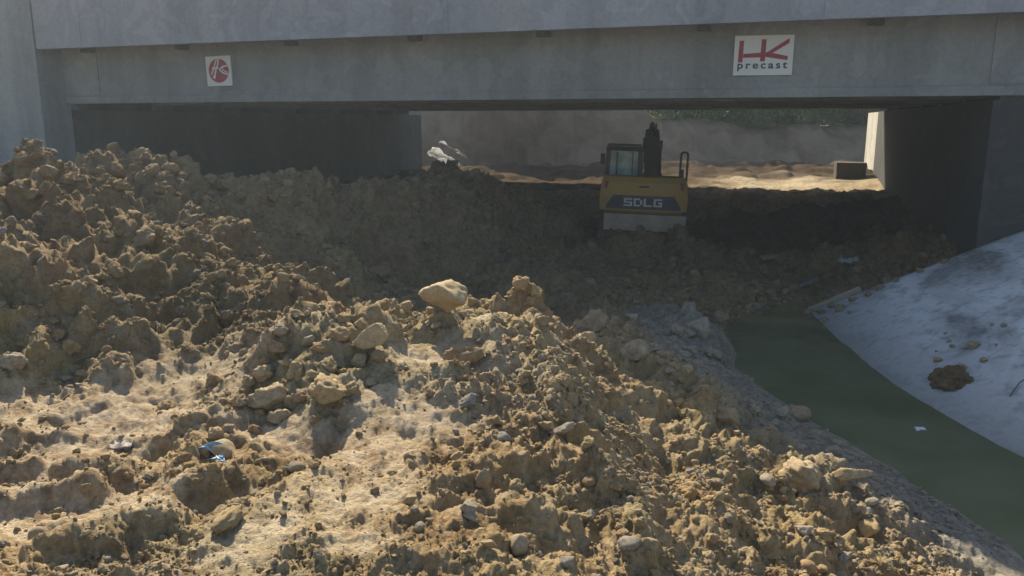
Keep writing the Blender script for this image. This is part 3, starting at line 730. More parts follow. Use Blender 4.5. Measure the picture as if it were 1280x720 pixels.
# ------------------------------------------------------------------ bridge
def s_at(u, v, t):
    """bridge station where pixel (u,v)'s vertical plane cuts the plane at offset t"""
    d = pdir(u, v); k = d[0] / d[1]
    # X = .944 s + .33 t ; Y = 16.5 - .33 s + .944 t ; X = k Y
    return (k * (16.5 + .944 * t) - .33 * t) / (.944 + .33 * k)
BANG = math.atan2(-.33, .944)
bridge = empty('bridge', (0, 16.5, 0), BANG, 'grey concrete girder bridge spanning the dug out channel', 'bridge')
GB = .40
DB, DT = 1.64, 4.4  # deck front carried up out of view to set its cast shadow edge
TF = -.7                                    # front plane of the deck edge
SL = s_at(81, 130, .1)                      # left girder end
SR = s_at(1240, 140, .1)                    # right abutment face
SD = s_at(43, 40, TF)                       # left end of deck edge
W = 18.6
def girder(t0, name='girder'):
    bm = bmesh.new()
    prof = [(0, 0), (.56, 0), (.56, .17), (.40, .30), (.40, 1.02), (.56, 1.12), (.56, 1.45), (.03, 1.45), (.03, .18), (0, .15)] if t0 < .01 else \
           [(0, 0), (.56, 0), (.56, .17), (.40, .30), (.40, 1.02), (.56, 1.12), (.56, 1.45), (0, 1.45), (0, 1.12), (.16, 1.02), (.16, .30), (0, .17)]
    prism(bm, [(t0 + a, GB + b) for a, b in prof], 'x', SL, SR + 1.6)
    return bm_obj(name, bm, M['girder'], bridge, bevel=.012, seg=1)
for k in range(7): 
    g0 = girder(0.0 + k * (W - .56) / 6)
    if k == 0: front_girder = g0
# end blocks on the front girder
for a_, b_ in ((SL + .002, SL + 1.25), (SR - .1, SR + 1.59)):
    bm = bmesh.new(); box(bm, a_, b_, .012, .035, GB + .19, GB + 1.40); bm_obj('end_block', bm, M['girder'], front_girder)
# formwork brackets under the overhang
for u, v in ((108, 64), (226, 61), (363, 56), (518, 51), (679, 46), (880, 37), (1095, 28)):
    s = s_at(u, v, -.1)
    bm = bmesh.new(); box(bm, s - .12, s + .12, -.18, .026, 1.585, 1.755)
    bm_obj('bracket', bm, M['lug'], front_girder, bevel=.01, seg=1)
# deck with parapet face
bm = bmesh.new()
prism(bm, [(TF, DB), (TF + .14, DB), (TF + .18, 1.76), (W + .5, 1.76), (W + .52, DB), (W + .7, DB), (W + .7, 2.2), (TF + .25, 2.2), (TF + .25, DT), (TF, DT)], 'x', SD, SR + 9)
bm_obj('deck', bm, M['fascia'], bridge, bevel=.01, seg=1)
bm = bmesh.new(); box(bm, SD, SR + 9, W + .45, W + .69, 2.203, 2.7); bm_obj('parapet', bm, M['fascia'], bridge)
# joints in the parapet face
bm = bmesh.new()
for u in (98, 560, 1030): 
    s = s_at(u, 20, TF); box(bm, s - .006, s + .006, TF - .003, TF + .02, DB + .03, DT - .02)
bm_obj('joint', bm, M['soffit'], bridge)
# abutments
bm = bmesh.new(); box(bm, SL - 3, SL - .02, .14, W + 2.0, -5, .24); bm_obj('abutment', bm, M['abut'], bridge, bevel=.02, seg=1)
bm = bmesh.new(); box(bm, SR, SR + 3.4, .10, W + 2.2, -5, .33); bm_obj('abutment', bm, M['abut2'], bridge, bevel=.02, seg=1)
for k in range(7):
    t0 = .06 + k * (W - .56) / 6
    for s0, s1, z0 in ((SL - .08, SL + .34, .20), (SR + .1, SR + .6, .333)):
        bm = bmesh.new(); box(bm, s0, s1, t0 + .09 if k == 0 else t0, t0 + .44, z0 + .045 if s0 < 0 else z0, GB - .003); bm_obj('bearing', bm, M['abut'], bridge)
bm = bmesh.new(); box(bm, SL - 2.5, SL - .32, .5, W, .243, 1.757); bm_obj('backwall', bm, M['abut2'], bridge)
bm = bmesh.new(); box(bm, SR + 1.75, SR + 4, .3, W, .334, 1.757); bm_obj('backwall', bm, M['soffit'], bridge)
bm = bmesh.new(); box(bm, SR + .002, SR + 1.2, W + 2.203, W + 7.2, -5, .32); bm_obj('wing_wall', bm, M['pale'], bridge, bevel=.02, seg=1)  # continues the right abutment, its sunlight put into the paler concrete
# left wing wall flush with the deck edge
bm = bmesh.new(); prism(bm, [(TF - .02, -4), (.12, -4), (.12, .25), (.30, .3), (.30, 2.86), (TF - .02, 2.86)], 'x', SD - 12, SD - .03); bm_obj('wing_wall', bm, M['wing'], bridge, bevel=.02, seg=1)
bm = bmesh.new(); box(bm, SR + 4.2, SR + 14, TF + .1, .3, -4, 1.62); bm_obj('wing_wall', bm, M['wing'], bridge, bevel=.02, seg=1)

# signs on the girder face
def sign(name, u0, u1, v0, v1, label, tilt):
    t = -.012
    sA, sB = s_at(u0, (v0 + v1) / 2, t), s_at(u1, (v0 + v1) / 2, t); sm = (sA + sB) / 2
    xy = O0 + BR * sm + BT * t
    def zz(v):
        d = pdir((u0 + u1) / 2, v); return d[2] * xy[1] / d[1]
    zt, zb = zz(v0), zz(v1)
    e = empty(name, (xy[0], xy[1], (zt + zb) / 2), BANG, label, 'sign'); e.rotation_euler[1] = tilt
    w, h = sB - sA, zt - zb
    bm = bmesh.new(); box(bm, -w / 2, w / 2, 0, .035, -h / 2, h / 2); bm_obj('panel', bm, M['signwhite'], e, bevel=.004, seg=1)
    return e, w, h
def flat_polys(polys, y0=-.004, y1=.001):
    bm = bmesh.new()
    for p in polys: prism(bm, p, 'y', y0, y1)
    return bm
def text_mesh(txt, bold=.02, spacing=1.0):
    cu = bpy.data.curves.new('lettering', 'FONT'); cu.body = txt; cu.align_x = 'CENTER'; cu.align_y = 'CENTER'; cu.size = 1; cu.extrude = .01; cu.offset = bold; cu.space_character = spacing
    to = bpy.data.objects.new('lettering', cu); COL.objects.link(to)
    bpy.context.view_layer.update()
    me = bpy.data.meshes.new_from_object(to.evaluated_get(bpy.context.evaluated_depsgraph_get()))
    bpy.data.objects.remove(to); bpy.data.curves.remove(cu)
    return me
# left: red oval mark with white strokes
e, w, h = sign('company_sign', 258, 289, 70, 107.5, 'small white sign with a red oval emblem on the left of the girder', R(-1))
nn = 40; rx, ry = w * .40, h * .40
bm = flat_polys([[(rx * math.cos(2 * math.pi * k / nn), ry * math.sin(2 * math.pi * k / nn) + .01 * h) for k in range(nn)]])
emb = bm_obj('emblem', bm, M['signred'], e)
def sx(a): return (a - 340) / 310 * w          # from the zoomed photograph
def sz(b): return -(b - 400) / 390 * h
def stroke(pts, wd):
    out = []
    for (a, b), (c, d) in zip(pts[:-1], pts[1:]):
        ax, az, cx, cz = sx(a), sz(b), sx(c), sz(d); dx, dz = cx - ax, cz - az; l = math.hypot(dx, dz); nx, nz = -dz / l * wd / 2, dx / l * wd / 2
        out.append([(ax + nx, az + nz), (cx + nx, cz + nz), (cx - nx, cz - nz), (ax - nx, az - nz)])
    return out
th = w * .045
bm = bmesh.new(); lay = 0
for pts, wd in (([(328, 240), (290, 340), (246, 440)], th), ([(352, 240), (335, 320), (300, 400), (285, 500)], th * 1.2), ([(308, 400), (268, 490)], th), ([(262, 360), (345, 362)], th),
                ([(455, 335), (390, 345), (352, 382), (392, 425), (455, 450)], th * 1.1), ([(400, 350), (392, 390), (455, 425)], th * .7)):
    for q in stroke(pts, wd):
        lay += 1; prism(bm, q, 'y', -.006 - lay * .0003, -.001)
bm_obj('emblem_stroke', bm, M['signwhite'], emb)
# right: red HK mark and the word precast
e, w, h = sign('company_sign', 917.5, 991.5, 44, 94, 'large white sign with red letters and a dark word on the right of the girder', R(.5))
def fx(a): return (a - 525) / 715 * w
def fz(b): return -(b - 378) / 475 * h
def poly(*p): return [(fx(a), fz(b)) for a, b in p]
bm = flat_polys([poly((228, 200), (282, 200), (276, 460), (220, 460)), poly((496, 188), (553, 188), (549, 450), (490, 450)), poly((283, 358), (493, 345), (492, 402), (279, 404)),
                 poly((552, 344), (572, 340), (826, 180), (828, 236), (634, 352), (820, 392), (818, 440), (551, 398))])
bm_obj('monogram', bm, M['signred'], e)
tm = text_mesh('precast', .025, 1.35)
tm.transform(Matrix.Rotation(R(90), 4, 'X')); xs = [v.co.x for v in tm.vertices]; zs = [v.co.z for v in tm.vertices]
cw, ch = max(xs) - min(xs), max(zs) - min(zs); cx, cz = (max(xs) + min(xs)) / 2, (max(zs) + min(zs)) / 2
kx, kz = w * .845 / cw, h * .225 / ch
for v_ in tm.vertices: v_.co = ((v_.co.x - cx) * kx + fx(520), v_.co.y * .2 - .002, (v_.co.z - cz) * kz + fz(512))
link('lettering', tm, M['signblue'], e)

# ------------------------------------------------------------------ excavator (seen from behind)
ez = -3.6
EX = empty('excavator', (3.80, 23.6, ez), -math.atan2(.168, 1) + R(1), 'dusty yellow tracked excavator seen from behind under the bridge', 'excavator')
EX.rotation_euler = (R(0), R(1.6), -math.atan2(.168, 1) + R(1))
# local: +y is forward (away from the camera), rear face of the counterweight at y = -2.2
for sgn in (-1, 1):
    bm = bmesh.new()
    x0, x1 = sorted((sgn * .72, sgn * 1.2))
    prof = [(-1.75, .38), (-1.65, .12), (-1.40, .02), (1.40, .02), (1.65, .12), (1.75, .38), (1.65, .64), (1.40, .76), (-1.40, .76), (-1.65, .64)]
    prism(bm, prof, 'x', x0, x1)
    tr = bm_obj('track', bm, M['track'], EX, bevel=.02, seg=1)
    bm = bmesh.new()
    for k in range(26): 
        yy = -1.42 + k * .1136
        for zb_, zt_ in ((.0, .021), (.759, .79)): box(bm, x0 - .01, x1 + .01, yy - .02, yy + .02, zb_, zt_)
    for sg in (-1, 1):
        for a in (-60, -25, 10, 45):
            c, s_ = math.cos(R(a)), math.sin(R(a)); yy, zz_ = sg * (1.42 + .34 * c), .39 + .37 * s_
            box(bm, x0 - .01, x1 + .01, yy - .025, yy + .025, zz_ - .025, zz_ + .025)
    bm_obj('grouser', bm, M['track'], tr)
bm = bmesh.new(); box(bm, -.70, .70, -.9, .9, .3, .62); bm_obj('undercarriage', bm, M['track'], EX, bevel=.04)
bm = bmesh.new(); bmesh.ops.create_cone(bm, cap_ends=True, segments=32, radius1=.6, radius2=.6, depth=.22, matrix=Matrix.Translation((0, 0, .735))); bm_obj('slew_ring', bm, M['dark'], EX)
bm = bmesh.new(); box(bm, -1.14, 1.14, -1.6, 1.35, .86, 1.2); bm_obj('platform', bm, M['dark'], EX, bevel=.03)
# body: engine house
bm = bmesh.new(); box(bm, -1.13, 1.13, -1.62, .1, 1.203, 2.02); bm_obj('engine_house', bm, M['yellow'], EX, bevel=.06)
bm = bmesh.new(); box(bm, .28, 1.13, .103, 1.2, 1.203, 1.75); bm_obj('tank', bm, M['yellow'], EX, bevel=.05)
# counterweight: rounded block, tapered to the bottom
bm = bmesh.new()
lev = [(1.12, 1.02, -2.02), (1.20, 1.17, -2.16), (1.55, 1.18, -2.22), (1.95, 1.14, -2.20), (2.10, 1.08, -2.10)]
rings = []
for z_, hw, yb_ in lev:
    ring = []
    for k in range(25):
        a = -1 + 2 * k / 24
        ring.append(bm.verts.new((a * hw, yb_ + .22 * abs(a) ** 3.2, z_)))
    ring += [bm.verts.new((hw, -1.625, z_)), bm.verts.new((-hw, -1.625, z_))]
    rings.append(ring)
for i in range(len(rings) - 1):
    n_ = len(rings[i])
    for k in range(n_): bm.faces.new((rings[i][k], rings[i][(k + 1) % n_], rings[i + 1][(k + 1) % n_], rings[i + 1][k]))
bm.faces.new(rings[0][::-1]); bm.faces.new(rings[-1])
cwt = bm_obj('counterweight', bm, M['yellow'], EX, bevel=.015)
def on_cwt(x, z_):
    zs_ = [l[0] for l in lev]; hw = np.interp(z_, zs_, [l[1] for l in lev]); yb_ = np.interp(z_, zs_, [l[2] for l in lev])
    return yb_ + .22 * abs(x / hw) ** 3.2
def curved_panel(name, outline, mat, parent, off, thick=.012):
    """outline polygon (x,z) as a grid strip hugging the counterweight face"""
    bm = bmesh.new()
    vs = [bm.verts.new((a, 0, b)) for a, b in outline]; bm.faces.new(vs)
    for cut in np.arange(-1.1, 1.11, .1):
        bmesh.ops.bisect_plane(bm, geom=bm.verts[:] + bm.edges[:] + bm.faces[:], plane_co=(cut, 0, 0), plane_no=(1, 0, 0))
    for cut in (1.3, 1.45, 1.55, 1.7):
        bmesh.ops.bisect_plane(bm, geom=bm.verts[:] + bm.edges[:] + bm.faces[:], plane_co=(0, 0, cut), plane_no=(0, 0, 1))
    for v_ in bm.verts: v_.co.y = on_cwt(v_.co.x, v_.co.z) - off
    ex = bmesh.ops.extrude_face_region(bm, geom=bm.faces[:])
    for v_ in [q for q in ex['geom'] if isinstance(q, bmesh.types.BMVert)]: v_.co.y += thick
    return bm_obj(name, bm, mat, parent)
pan = curved_panel('panel', [(-1.0, 1.24), (1.0, 1.24), (.97, 1.36), (.80, 1.62), (-.80, 1.62), (-.97, 1.36)], M['navy'], cwt, .014, .02)
GL = {'S': ['1111', '1...', '1111', '...1', '1111'], 'D': ['111.', '1..1', '1..1', '1..1', '111.'], 'L': ['1...', '1...', '1...', '1...', '1111'], 'G': ['1111', '1...', '1.11', '1..1', '1111']}
bm = bmesh.new(); xo = -.52
for ch_ in 'SDLG':
    cwid, chh = .056, .043
    for r_, row in enumerate(GL[ch_]):
        for c_, q in enumerate(row):
            if q == '1':
                xa, za = xo + c_ * cwid, 1.545 - r_ * chh
                vs = [bm.verts.new((a, on_cwt(a, b) - .019, b)) for a, b in ((xa, za), (xa + cwid, za), (xa + cwid, za - chh), (xa, za - chh))]
                bm.faces.new(vs)
    xo += 4 * cwid + .040
bmesh.ops.remove_doubles(bm, verts=bm.verts, dist=.001)
ex = bmesh.ops.extrude_face_region(bm, geom=bm.faces[:])
for v_ in [q for q in ex['geom'] if isinstance(q, bmesh.types.BMVert)]: v_.co.y -= .006
bm_obj('lettering', bm, M['letter'], pan)
bm = bmesh.new(); box(bm, -.13, .13, -.0, .02, 1.83, 1.88)
for v_ in bm.verts: v_.co.y += on_cwt(0, 1.85) - .012
bm_obj('hatch', bm, M['dark'], cwt, bevel=.006, seg=1)
for sgn in (-1, 1):
    bm = bmesh.new(); box(bm, sgn * 1.0 - .05, sgn * 1.0 + .05, 0, .03, 1.78, 1.98)
    for v_ in bm.verts: v_.co.y += on_cwt(1.0, 1.9) - .02
    bm_obj('tail_light', bm, M['signred'], cwt, bevel=.008, seg=1)
# dusty lower lip
bm = bmesh.new()
prism(bm, [(-1.03, -2.10), (1.16, -2.10), (1.18, -1.5), (-1.05, -1.5)], 'z', .66, 1.10)
bm_obj('lower_plate', bm, M['dusty'], EX, bevel=.05)
# cab
cab = empty('cab', (0, 0, 0)); cab.parent = EX
del_ = []
bm = bmesh.new(); prism(bm, [(-.05, 1.21), (1.55, 1.21), (1.62, 1.75), (1.35, 2.78), (.05, 2.83), (-.05, 2.74)], 'x', -1.12, -.06)
bm2 = bm
cabm = bm_obj('cab_shell', bm2, M['dark'], cab, bevel=.04)
bm = bmesh.new(); prism(bm, [(-1.00, 1.95), (-.18, 1.95), (-.20, 2.70), (-.98, 2.70)], 'y', -.075, -.045); bm_obj('rear_window', bm, M['glass'], cab, bevel=.01)
bm = bmesh.new(); box(bm, -.82, -.77, -.083, -.07, 1.98, 2.68); box(bm, -.36, -.33, -.083, -.07, 1.98, 2.68); bm_obj('window_bar', bm, M['dark'], cab)
for xx in (-1.135, -.062):
    bm = bmesh.new(); prism(bm, [(.12, 1.85), (1.5, 1.85), (1.28, 2.66), (.12, 2.70)], 'x', xx, xx + .02); bm_obj('side_window', bm, M['glass'], cab)
bm = bmesh.new(); box(bm, -1.10, -.10, .1, 1.30, 2.835, 2.87); bm_obj('cab_roof', bm, M['dark'], cab, bevel=.012)
bm = bmesh.new(); tube(bm, [(-1.12, 1.2, 2.3), (-1.22, 1.0, 2.42), (-1.24, .8, 2.42)], .015); box(bm, -1.31, -1.17, .76, .80, 2.26, 2.58); bm_obj('mirror', bm, M['dark'], EX)
# boom, arm, bucket
bm = bmesh.new()
bp = [(.15, 1.35), (.60, 1.95), (1.7, 3.10), (2.7, 3.32), (4.0, 2.95), (5.15, 2.35), (5.05, 2.12), (3.9, 2.45), (2.75, 2.62), (2.0, 2.35), (.9, 1.25), (.45, 1.15)]
prism(bm, bp, 'x', .02, .44); boom = bm_obj('boom', bm, M['boom'], EX, bevel=.03)
for xx in (-.10, .46):
    bm = bmesh.new(); tube(bm, [(xx + .05, .9, 1.1), (xx + .05, 1.75, 1.95)], .075, 12); tube(bm, [(xx + .05, 1.75, 1.95), (xx + .05, 2.45, 2.72)], .042, 12); bm_obj('boom_cylinder', bm, M['dark'], EX)
bm = bmesh.new(); box(bm, -.06, .01, 1.9, 2.3, 2.75, 3.06); box(bm, .45, .56, 2.0, 2.4, 2.7, 2.98); bm_obj('pivot_boss', bm, M['dark'], boom, bevel=.02)
bm = bmesh.new(); tube(bm, [(.23, 2.2, 3.25), (.23, 3.2, 3.48), (.23, 4.4, 3.25)], .07, 12); tube(bm, [(.23, 4.4, 3.25), (.23, 5.2, 2.95)], .04, 12); bm_obj('arm_cylinder', bm, M['dark'], EX)
for xx, a in ((.13, .28), (.30, .34), (.22, .24)):
    bm = bmesh.new(); tube(bm, [(xx, 1.7, 3.08), (xx + .02, 1.95, 3.18 + a * .5), (xx + .03, 2.3, 3.26 + a * .7), (xx + .01, 2.7, 3.25 + a * .4), (xx, 3.1, 3.26)], .02, 8); bm_obj('hose', bm, M['rubber'], boom)
bm = bmesh.new(); prism(bm, [(4.8, 2.55), (5.3, 3.0), (5.55, 2.6), (5.5, .75), (5.35, .7), (5.15, 2.0)], 'x', .08, .38); bm_obj('arm', bm, M['boom'], EX, bevel=.02)
bm = bmesh.new(); prism(bm, [(5.5, .95), (5.45, .55), (5.2, .1), (4.7, .02), (4.35, .28), (4.4, .36), (4.75, .2), (5.05, .35), (5.2, .75)], 'x', -.22, .68); bm_obj('bucket', bm, M['dark'], EX)
# handrail on the right side
bm = bmesh.new(); tube(bm, [(.98, -.9, 2.0), (.98, -.9, 2.62), (.99, -.88, 2.72), (1.04, -.85, 2.75), (1.12, -.8, 2.75), (1.17, -.78, 2.72), (1.18, -.76, 2.62), (1.18, -.76, 1.6)], .03, 8)
bm_obj('handrail', bm, M['dark'], EX)
bm = bmesh.new(); tube(bm, [(1.06, -.6, 2.0), (1.06, -.6, 2.26)], .05, 12); bm_obj('exhaust_pipe', bm, M['dark'], EX)

# ------------------------------------------------------------------ litter and loose things
def crumpled(name, pts_w, pts_h, nx, ny, amp, mat, seed):
    bm = bmesh.new(); rows = []
    for i in range(nx):
        row = []
        for j in range(ny):
            a, b_ = i / (nx - 1) - .5, j / (ny - 1) - .5
            z_ = amp * (abs(mnoise.noise(Vector((a * 5 + seed, b_ * 5, seed)))) * 2 + .6 * mnoise.noise(Vector((a * 11, b_ * 11, seed))))
            k = 1 + .25 * mnoise.noise(Vector((a * 3, b_ * 3, seed + 9)))
            row.append(bm.verts.new((a * pts_w * k, b_ * pts_h * k, z_)))
        rows.append(row)
    for i in range(nx - 1):
        for j in range(ny - 1): bm.faces.new((rows[i][j], rows[i + 1][j], rows[i + 1][j + 1], rows[i][j + 1]))
    ex = bmesh.ops.extrude_face_region(bm, geom=bm.faces[:])
    for v_ in [q for q in ex['geom'] if isinstance(q, bmesh.types.BMVert)]: v_.co.z -= .006
    return bm_obj(name, bm, mat, smooth=True)
(pb, tb), (pp, tp), (ps, ts), (pv, tv), (pbk, tbk), (psh, tsh), (psl, tsl), (prd, trd), (ppt, tpt) = cast([(1062, 330), (967, 324), (1005, 358), (153, 561), (1062, 213), (553, 212), (1195, 0 + 300), (262, 581), (700, 236)])
o = crumpled('plastic_bag', .44, .34, 14, 12, .12, M['plastic'], 4); o.location = pb + np.array([0, 0, .02]); tag(o, 'crumpled white plastic bag on the shaded rubble near the lining', 'plastic bag')
def plank(name, p, L_, wd, hh, rot, mat, label, cat):
    bm = bmesh.new(); n = 10
    for k in range(n + 1):
        pass
    box(bm, -L_ / 2, L_ / 2, -wd / 2, wd / 2, 0, hh)
    bmesh.ops.subdivide_edges(bm, edges=[e_ for e_ in bm.edges if abs(e_.verts[0].co.x - e_.verts[1].co.x) > L_ * .5], cuts=8)
    for v_ in bm.verts: v_.co += Vector((0, .01 * math.sin(v_.co.x * 5), .012 * math.sin(v_.co.x * 4) + .006 * mnoise.noise(v_.co * 9)))
    o = bm_obj(name, bm, mat, bevel=.004, seg=1); o.location = p; o.rotation_euler = rot
    return tag(o, label, cat)
plank('plank', pp + np.array([0, 0, .05]), .66, .2, .05, (R(8), R(-4), R(4)), M['wood'], 'short pale plank lying on the shaded rubble', 'plank')
plank('concrete_slab', ps + np.array([0, 0, .03]), .5, .35, .07, (R(-18), R(-12), R(20)), M['abut'], 'broken grey slab tilted on the shaded rubble above the water', 'slab')
pa_, _ = on_lining(1017, 388); pc_, _ = on_lining(1075, 362)
xm = [5.62, 6.45]; A_ = Vector((xm[0], far_y(xm[0]) + .03, lining_z(xm[0], far_y(xm[0])))); B_ = Vector((xm[1], far_y(xm[1]) + .03, lining_z(xm[1], far_y(xm[1]))))
d_ = B_ - A_
plank('formwork_board', (A_ + B_) / 2 + Vector((0, .03, -.08)), d_.length, .03, .14, (0, -math.asin(d_.z / d_.length), math.atan2(d_.y, d_.x)), M['wood'], 'pale formwork board along the far edge of the concrete slope', 'board')
o = crumpled('plastic_scrap', .12, .09, 8, 6, .02, M['violet'], 6); o.location = pv + np.array([0, 0, .015]); tag(o, 'flat violet grey scrap of plastic on the driven ground', 'plastic scrap')
bm = bmesh.new(); box(bm, -.55, .55, -.45, .45, -.1, .58)
bmesh.ops.subdivide_edges(bm, edges=bm.edges[:], cuts=4, use_grid_fill=True)
for v_ in bm.verts: v_.co += Vector([.02 * mnoise.noise(v_.co * 3 + Vector((k, 0, 0))) for k in (1, 5, 9)])
o = bm_obj('concrete_block', bm, M['block']); o.location = atY(1062, 213, 32.5); o.rotation_euler = (0, 0, R(-15)); tag(o, 'dark square concrete block beside the far end of the right wall', 'concrete block')
o.location[2] = float(height(np.array([o.location[0]]), np.array([o.location[1]]))[0])
# sunlit sheets at the end of the left wall
for dx, dz, L_, wd, lab in ((0, 0, 1.55, .55, 'wide bright white sheet leaning at the far end of the left wall'), (.35, .45, 1.3, .12, 'narrow white strip leaning above the wide white sheet')):
    o = crumpled('plastic_sheet', L_, wd, 14, 6, .10, M['sheet'], 8 + dx)
    c = atY(556, 200, 37); o.location = (c[0] + dx, c[1] + .1 + dx, c[2] + dz); o.rotation_euler = (R(50), R(30), R(10)); tag(o, lab, 'plastic sheet')
# blue plastic strip
bm = bmesh.new(); pts = []
for k in range(22):
    a = k / 21
    pts.append((.07 * math.sin(a * 7) * (1 - .3 * a), .03 * math.cos(a * 9), .012 + .10 * a + .015 * math.sin(a * 15)))
rows = []
for k, q in enumerate(pts):
    w_ = .016 + .008 * math.sin(k); c, s_ = math.cos(k * .5), math.sin(k * .5)
    rows.append((bm.verts.new((q[0] - w_ * c, q[1] - w_ * s_, q[2])), bm.verts.new((q[0] + w_ * c, q[1] + w_ * s_, q[2] + .012))))
for a, b_ in zip(rows[:-1], rows[1:]): bm.faces.new((a[0], a[1], b_[1], b_[0]))
ex = bmesh.ops.extrude_face_region(bm, geom=bm.faces[:])
for v_ in [q for q in ex['geom'] if isinstance(q, bmesh.types.BMVert)]: v_.co.y += .003
o = bm_obj('plastic_strip', bm, M['blueplastic'], smooth=True); o.location = prd; o.rotation_euler = (0, R(20), R(30)); tag(o, 'twisted blue and white plastic strip caught between stones', 'plastic strip')
# floating scrap
o = crumpled('floating_scrap', .12, .07, 8, 6, .02, M['plastic'], 2); c = atZ(1150, 537, WZ); o.location = c + np.array([0, 0, .006]); tag(o, 'small white scrap floating on the green water', 'litter')
# dirt heap and clods on the lining
c, t = on_lining(1190, 474)
bm = bmesh.new(); bmesh.ops.create_icosphere(bm, subdivisions=5, radius=1)
for v_ in bm.verts:
    q = v_.co.copy(); rr_ = 1 + .35 * mnoise.noise(q * 1.5) + .22 * mnoise.noise(q * 4) + .14 * mnoise.noise(q * 9) + .08 * mnoise.noise(q * 18)
    v_.co = Vector((q.x * .23 * rr_, q.y * .27 * rr_, q.z * .13 * rr_))
o = bm_obj('dirt_heap', bm, M['dirt'], smooth=True); o.location = c; o.rotation_euler = (0, R(-27), 0); o['tone'] = .0; tag(o, 'small heap of brown dirt spilt on the concrete slope', 'dirt heap')
n_ = 0
for u, v, w_ in ((1203, 461, 14), (1229, 452, 12), (1217, 434, 16), (1205, 436, 9), (1186, 428, 10), (1190, 434, 8), (1172, 452, 12), (1255, 408, 9), (1240, 407, 6), (1182, 418, 6), (1245, 432, 8), (1170, 440, 7), (1222, 432, 9)):
    c, t = on_lining(u, v)
    o = place_rock('dirt_clod', ROCKS[(u + v) % 12], c, w_ * t / F / 2.1, (.2, -.3, u), .15 if w_ > 9 else .45, .3)
    tag(o, 'small brown clod lying loose on the concrete slope', 'clod', 'clods on the concrete slope')
for k, (u, v, w_) in enumerate(((1012, 392, 14), (1026, 392, 18), (1040, 384, 12), (1050, 388, 16), (1066, 376, 14), (1085, 370, 12), (1030, 402, 12), (1100, 362, 14), (1062, 392, 9), (1120, 352, 12), (1150, 340, 14), (1180, 328, 12))):
    c, t = on_lining(u, v)
    o = place_rock('dirt_clod', ROCKS[(u + v) % 12], c, w_ * t / F / 2.0, (.2, -.3, u), .3, .4)
    tag(o, 'clod spilt along the far edge of the concrete slope', 'clod', 'clods along the far edge of the slope')
# bent rod at the right edge of the slope
c, t = on_lining(1262, 497); c2, t2 = on_lining(1285, 470); bm = bmesh.new()
tube(bm, [c + np.array([0, 0, .02]), (c + c2) / 2 + np.array([0, 0, .05]), c2 + np.array([0.1, 0, .05])], .008, 8)
o = bm_obj('steel_rod', bm, M['steel']); tag(o, 'thin bent steel rod lying on the concrete slope at the photo edge', 'rod')

# ------------------------------------------------------------------ trees and bushes beyond the far bank
def tree(x, y, h, wd, label, seed, mat, n=2600, cat='bush', name='bush', base=0.12):
    rs = random.Random(seed); g = np.random.default_rng(seed)
    z0 = float(height(np.array([x]), np.array([y]))[0])
    t = empty(name, (x, y, z0 - .05), 0, label, cat)
    bm = bmesh.new(); pts = [(0, 0, -.2)]
    for k in range(1, 6): pts.append((rs.gauss(0, .04) * h, rs.gauss(0, .04) * h, h * .13 * k))
    tube(bm, pts, [h * .03 * (1 - k / 7) + .01 for k in range(6)], 8)
    for k in range(7):
        a = rs.uniform(0, 6.3); zz_ = h * rs.uniform(.15, .55); e_ = (math.cos(a) * wd * .38, math.sin(a) * wd * .38, zz_ + h * .25)
        tube(bm, [(0, 0, zz_), (e_[0] * .5, e_[1] * .5, zz_ + h * .16), e_], [h * .014, h * .010, .008], 6)
    bm_obj('trunk', bm, M['bark'], t, smooth=True)
    cl = [(rs.uniform(-.5, .5) * wd, rs.uniform(-.5, .5) * wd, h * rs.uniform(base, .92), rs.uniform(.14, .28) * wd) for _ in range(30)]
    ci = g.integers(0, len(cl), n); C = np.array(cl)[ci]
    d = g.normal(size=(n, 3)); d /= np.linalg.norm(d, axis=1)[:, None]
    c = C[:, :3] + d * (C[:, 3:4] * g.random((n, 1)) ** .45)
    c[:, 2] = np.maximum(c[:, 2], h * .04)
    L_ = g.uniform(.07, .15, (n, 1)) * (h / 3) ** .5
    a1 = g.normal(size=(n, 3)); a1 /= np.linalg.norm(a1, axis=1)[:, None]; a2 = np.cross(a1, g.normal(size=(n, 3))); a2 /= np.linalg.norm(a2, axis=1)[:, None]
    V = np.stack([c - a1 * L_, c + a2 * L_ * .5, c + a1 * L_, c - a2 * L_ * .5], 1).reshape(-1, 3)
    me = bpy.data.meshes.new('crown'); me.from_pydata(V.tolist(), [], np.arange(4 * n).reshape(-1, 4).tolist()); me.update()
    link('crown', me, mat, t)
    return t
TL = [(-3.5, 47.8, 7.8, 5.0, 'tree far left on the bank, hidden by the girder', 'leaf'), (1.0, 48.8, 8.3, 5.0, 'tree second from the left on the bank, hidden by the girder', 'leaf'), (5.5, 47.8, 7.9, 5.0, 'tree behind the excavator on the bank, hidden by the girder', 'leaf'),
      (10.2, 48.0, 4.2, 4.2, 'dark tree at the left end of the green row on the far bank', 'leaf'),
      (13.2, 49.2, 4.8, 4.2, 'dark dense tree second from the left of the green row', 'leaf'),
      (15.6, 47.8, 4.3, 3.8, 'pale leafy tree in the middle of the green row', 'leaf2'),
      (18.2, 49.4, 4.6, 4.4, 'dark tree right of the pale leafy one in the green row', 'leaf'),
      (20.6, 48.2, 4.4, 3.8, 'light green tree near the right end of the green row', 'leaf2'),
      (23.4, 49.0, 4.6, 4.4, 'dark tree above the far end of the right wall', 'leaf')]
TL = TL[3:]
for i, (x_, y_, h_, w_, lab, mt) in enumerate(TL): tree(x_, y_, h_, w_, lab, 40 + i, M[mt], 13000, 'tree', 'tree', .02)
tree(-25.5, 36, 9.2, 5, 'tree showing its top over the left wing wall', 60, M['leaf2'], 7000, 'tree', 'tree', .35)

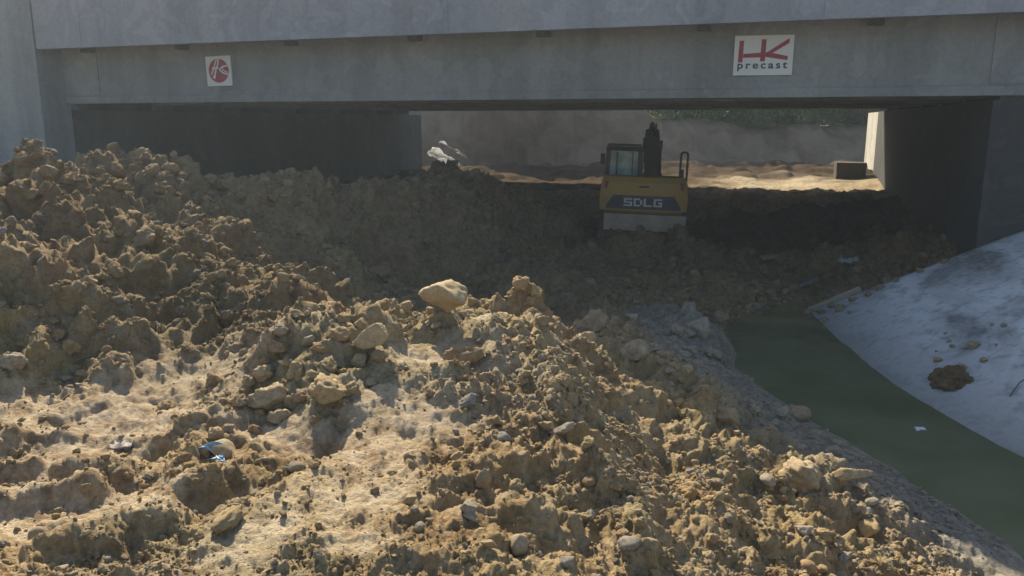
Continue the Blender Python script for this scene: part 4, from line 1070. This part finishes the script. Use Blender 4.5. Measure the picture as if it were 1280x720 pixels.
# ------------------------------------------------------------------ light, sky, camera
AZ, EL = -18.0, 37.0            # sun azimuth from +Y towards -X, elevation
w = bpy.data.worlds.new('World'); sc.world = w; w.use_nodes = True
nt = w.node_tree; bg = nt.nodes['Background']
sky = nt.nodes.new('ShaderNodeTexSky'); sky.sky_type = 'NISHITA'; sky.sun_disc = False
sky.sun_elevation = R(EL); sky.sun_rotation = R(AZ); sky.air_density = 1.2; sky.dust_density = 1.5
nt.links.new(sky.outputs[0], bg.inputs[0]); bg.inputs[1].default_value = .085
sl = bpy.data.lights.new('sun', 'SUN'); sl.energy = 5.0; sl.angle = R(.55); sl.color = (1, .88, .67)
so = bpy.data.objects.new('sun', sl); COL.objects.link(so)
sd = Vector((math.sin(R(AZ)) * math.cos(R(EL)), math.cos(R(AZ)) * math.cos(R(EL)), math.sin(R(EL))))
so.rotation_euler = sd.to_track_quat('Z', 'Y').to_euler(); so.location = sd * 60
cam = bpy.data.cameras.new('camera'); cam.sensor_width = 36; cam.lens = F / 1280 * 36; cam.clip_end = 3000; cam.clip_start = .05
co = bpy.data.objects.new('camera', cam); COL.objects.link(co); co.location = (0, 0, 0); co.rotation_euler = (R(90) - P, 0, 0)
sc.camera = co
sc.view_settings.view_transform = 'Standard'; sc.view_settings.look = 'None'; sc.view_settings.gamma = 1; sc.view_settings.use_curve_mapping = False
sc.view_settings.exposure = 0.88
sc.cycles.max_bounces = 6; sc.cycles.use_denoising = True

# haze added to lift the dark parts, standing in for lens veil
bm = bmesh.new(); box(bm, -1200, 1200, -1200, 1200, -7.0, 9.6)
m = bpy.data.materials.new('veil_haze'); m.use_nodes = True; nt = m.node_tree; nt.nodes.clear()
out = nt.nodes.new('ShaderNodeOutputMaterial'); pv_ = nt.nodes.new('ShaderNodeVolumePrincipled'); pv_.inputs['Color'].default_value = (.72, .85, 1, 1); pv_.inputs['Density'].default_value = .0022; pv_.inputs['Anisotropy'].default_value = .35
nt.links.new(pv_.outputs[0], out.inputs['Volume'])
o = bm_obj('haze', bm, m); o['kind'] = 'stuff'
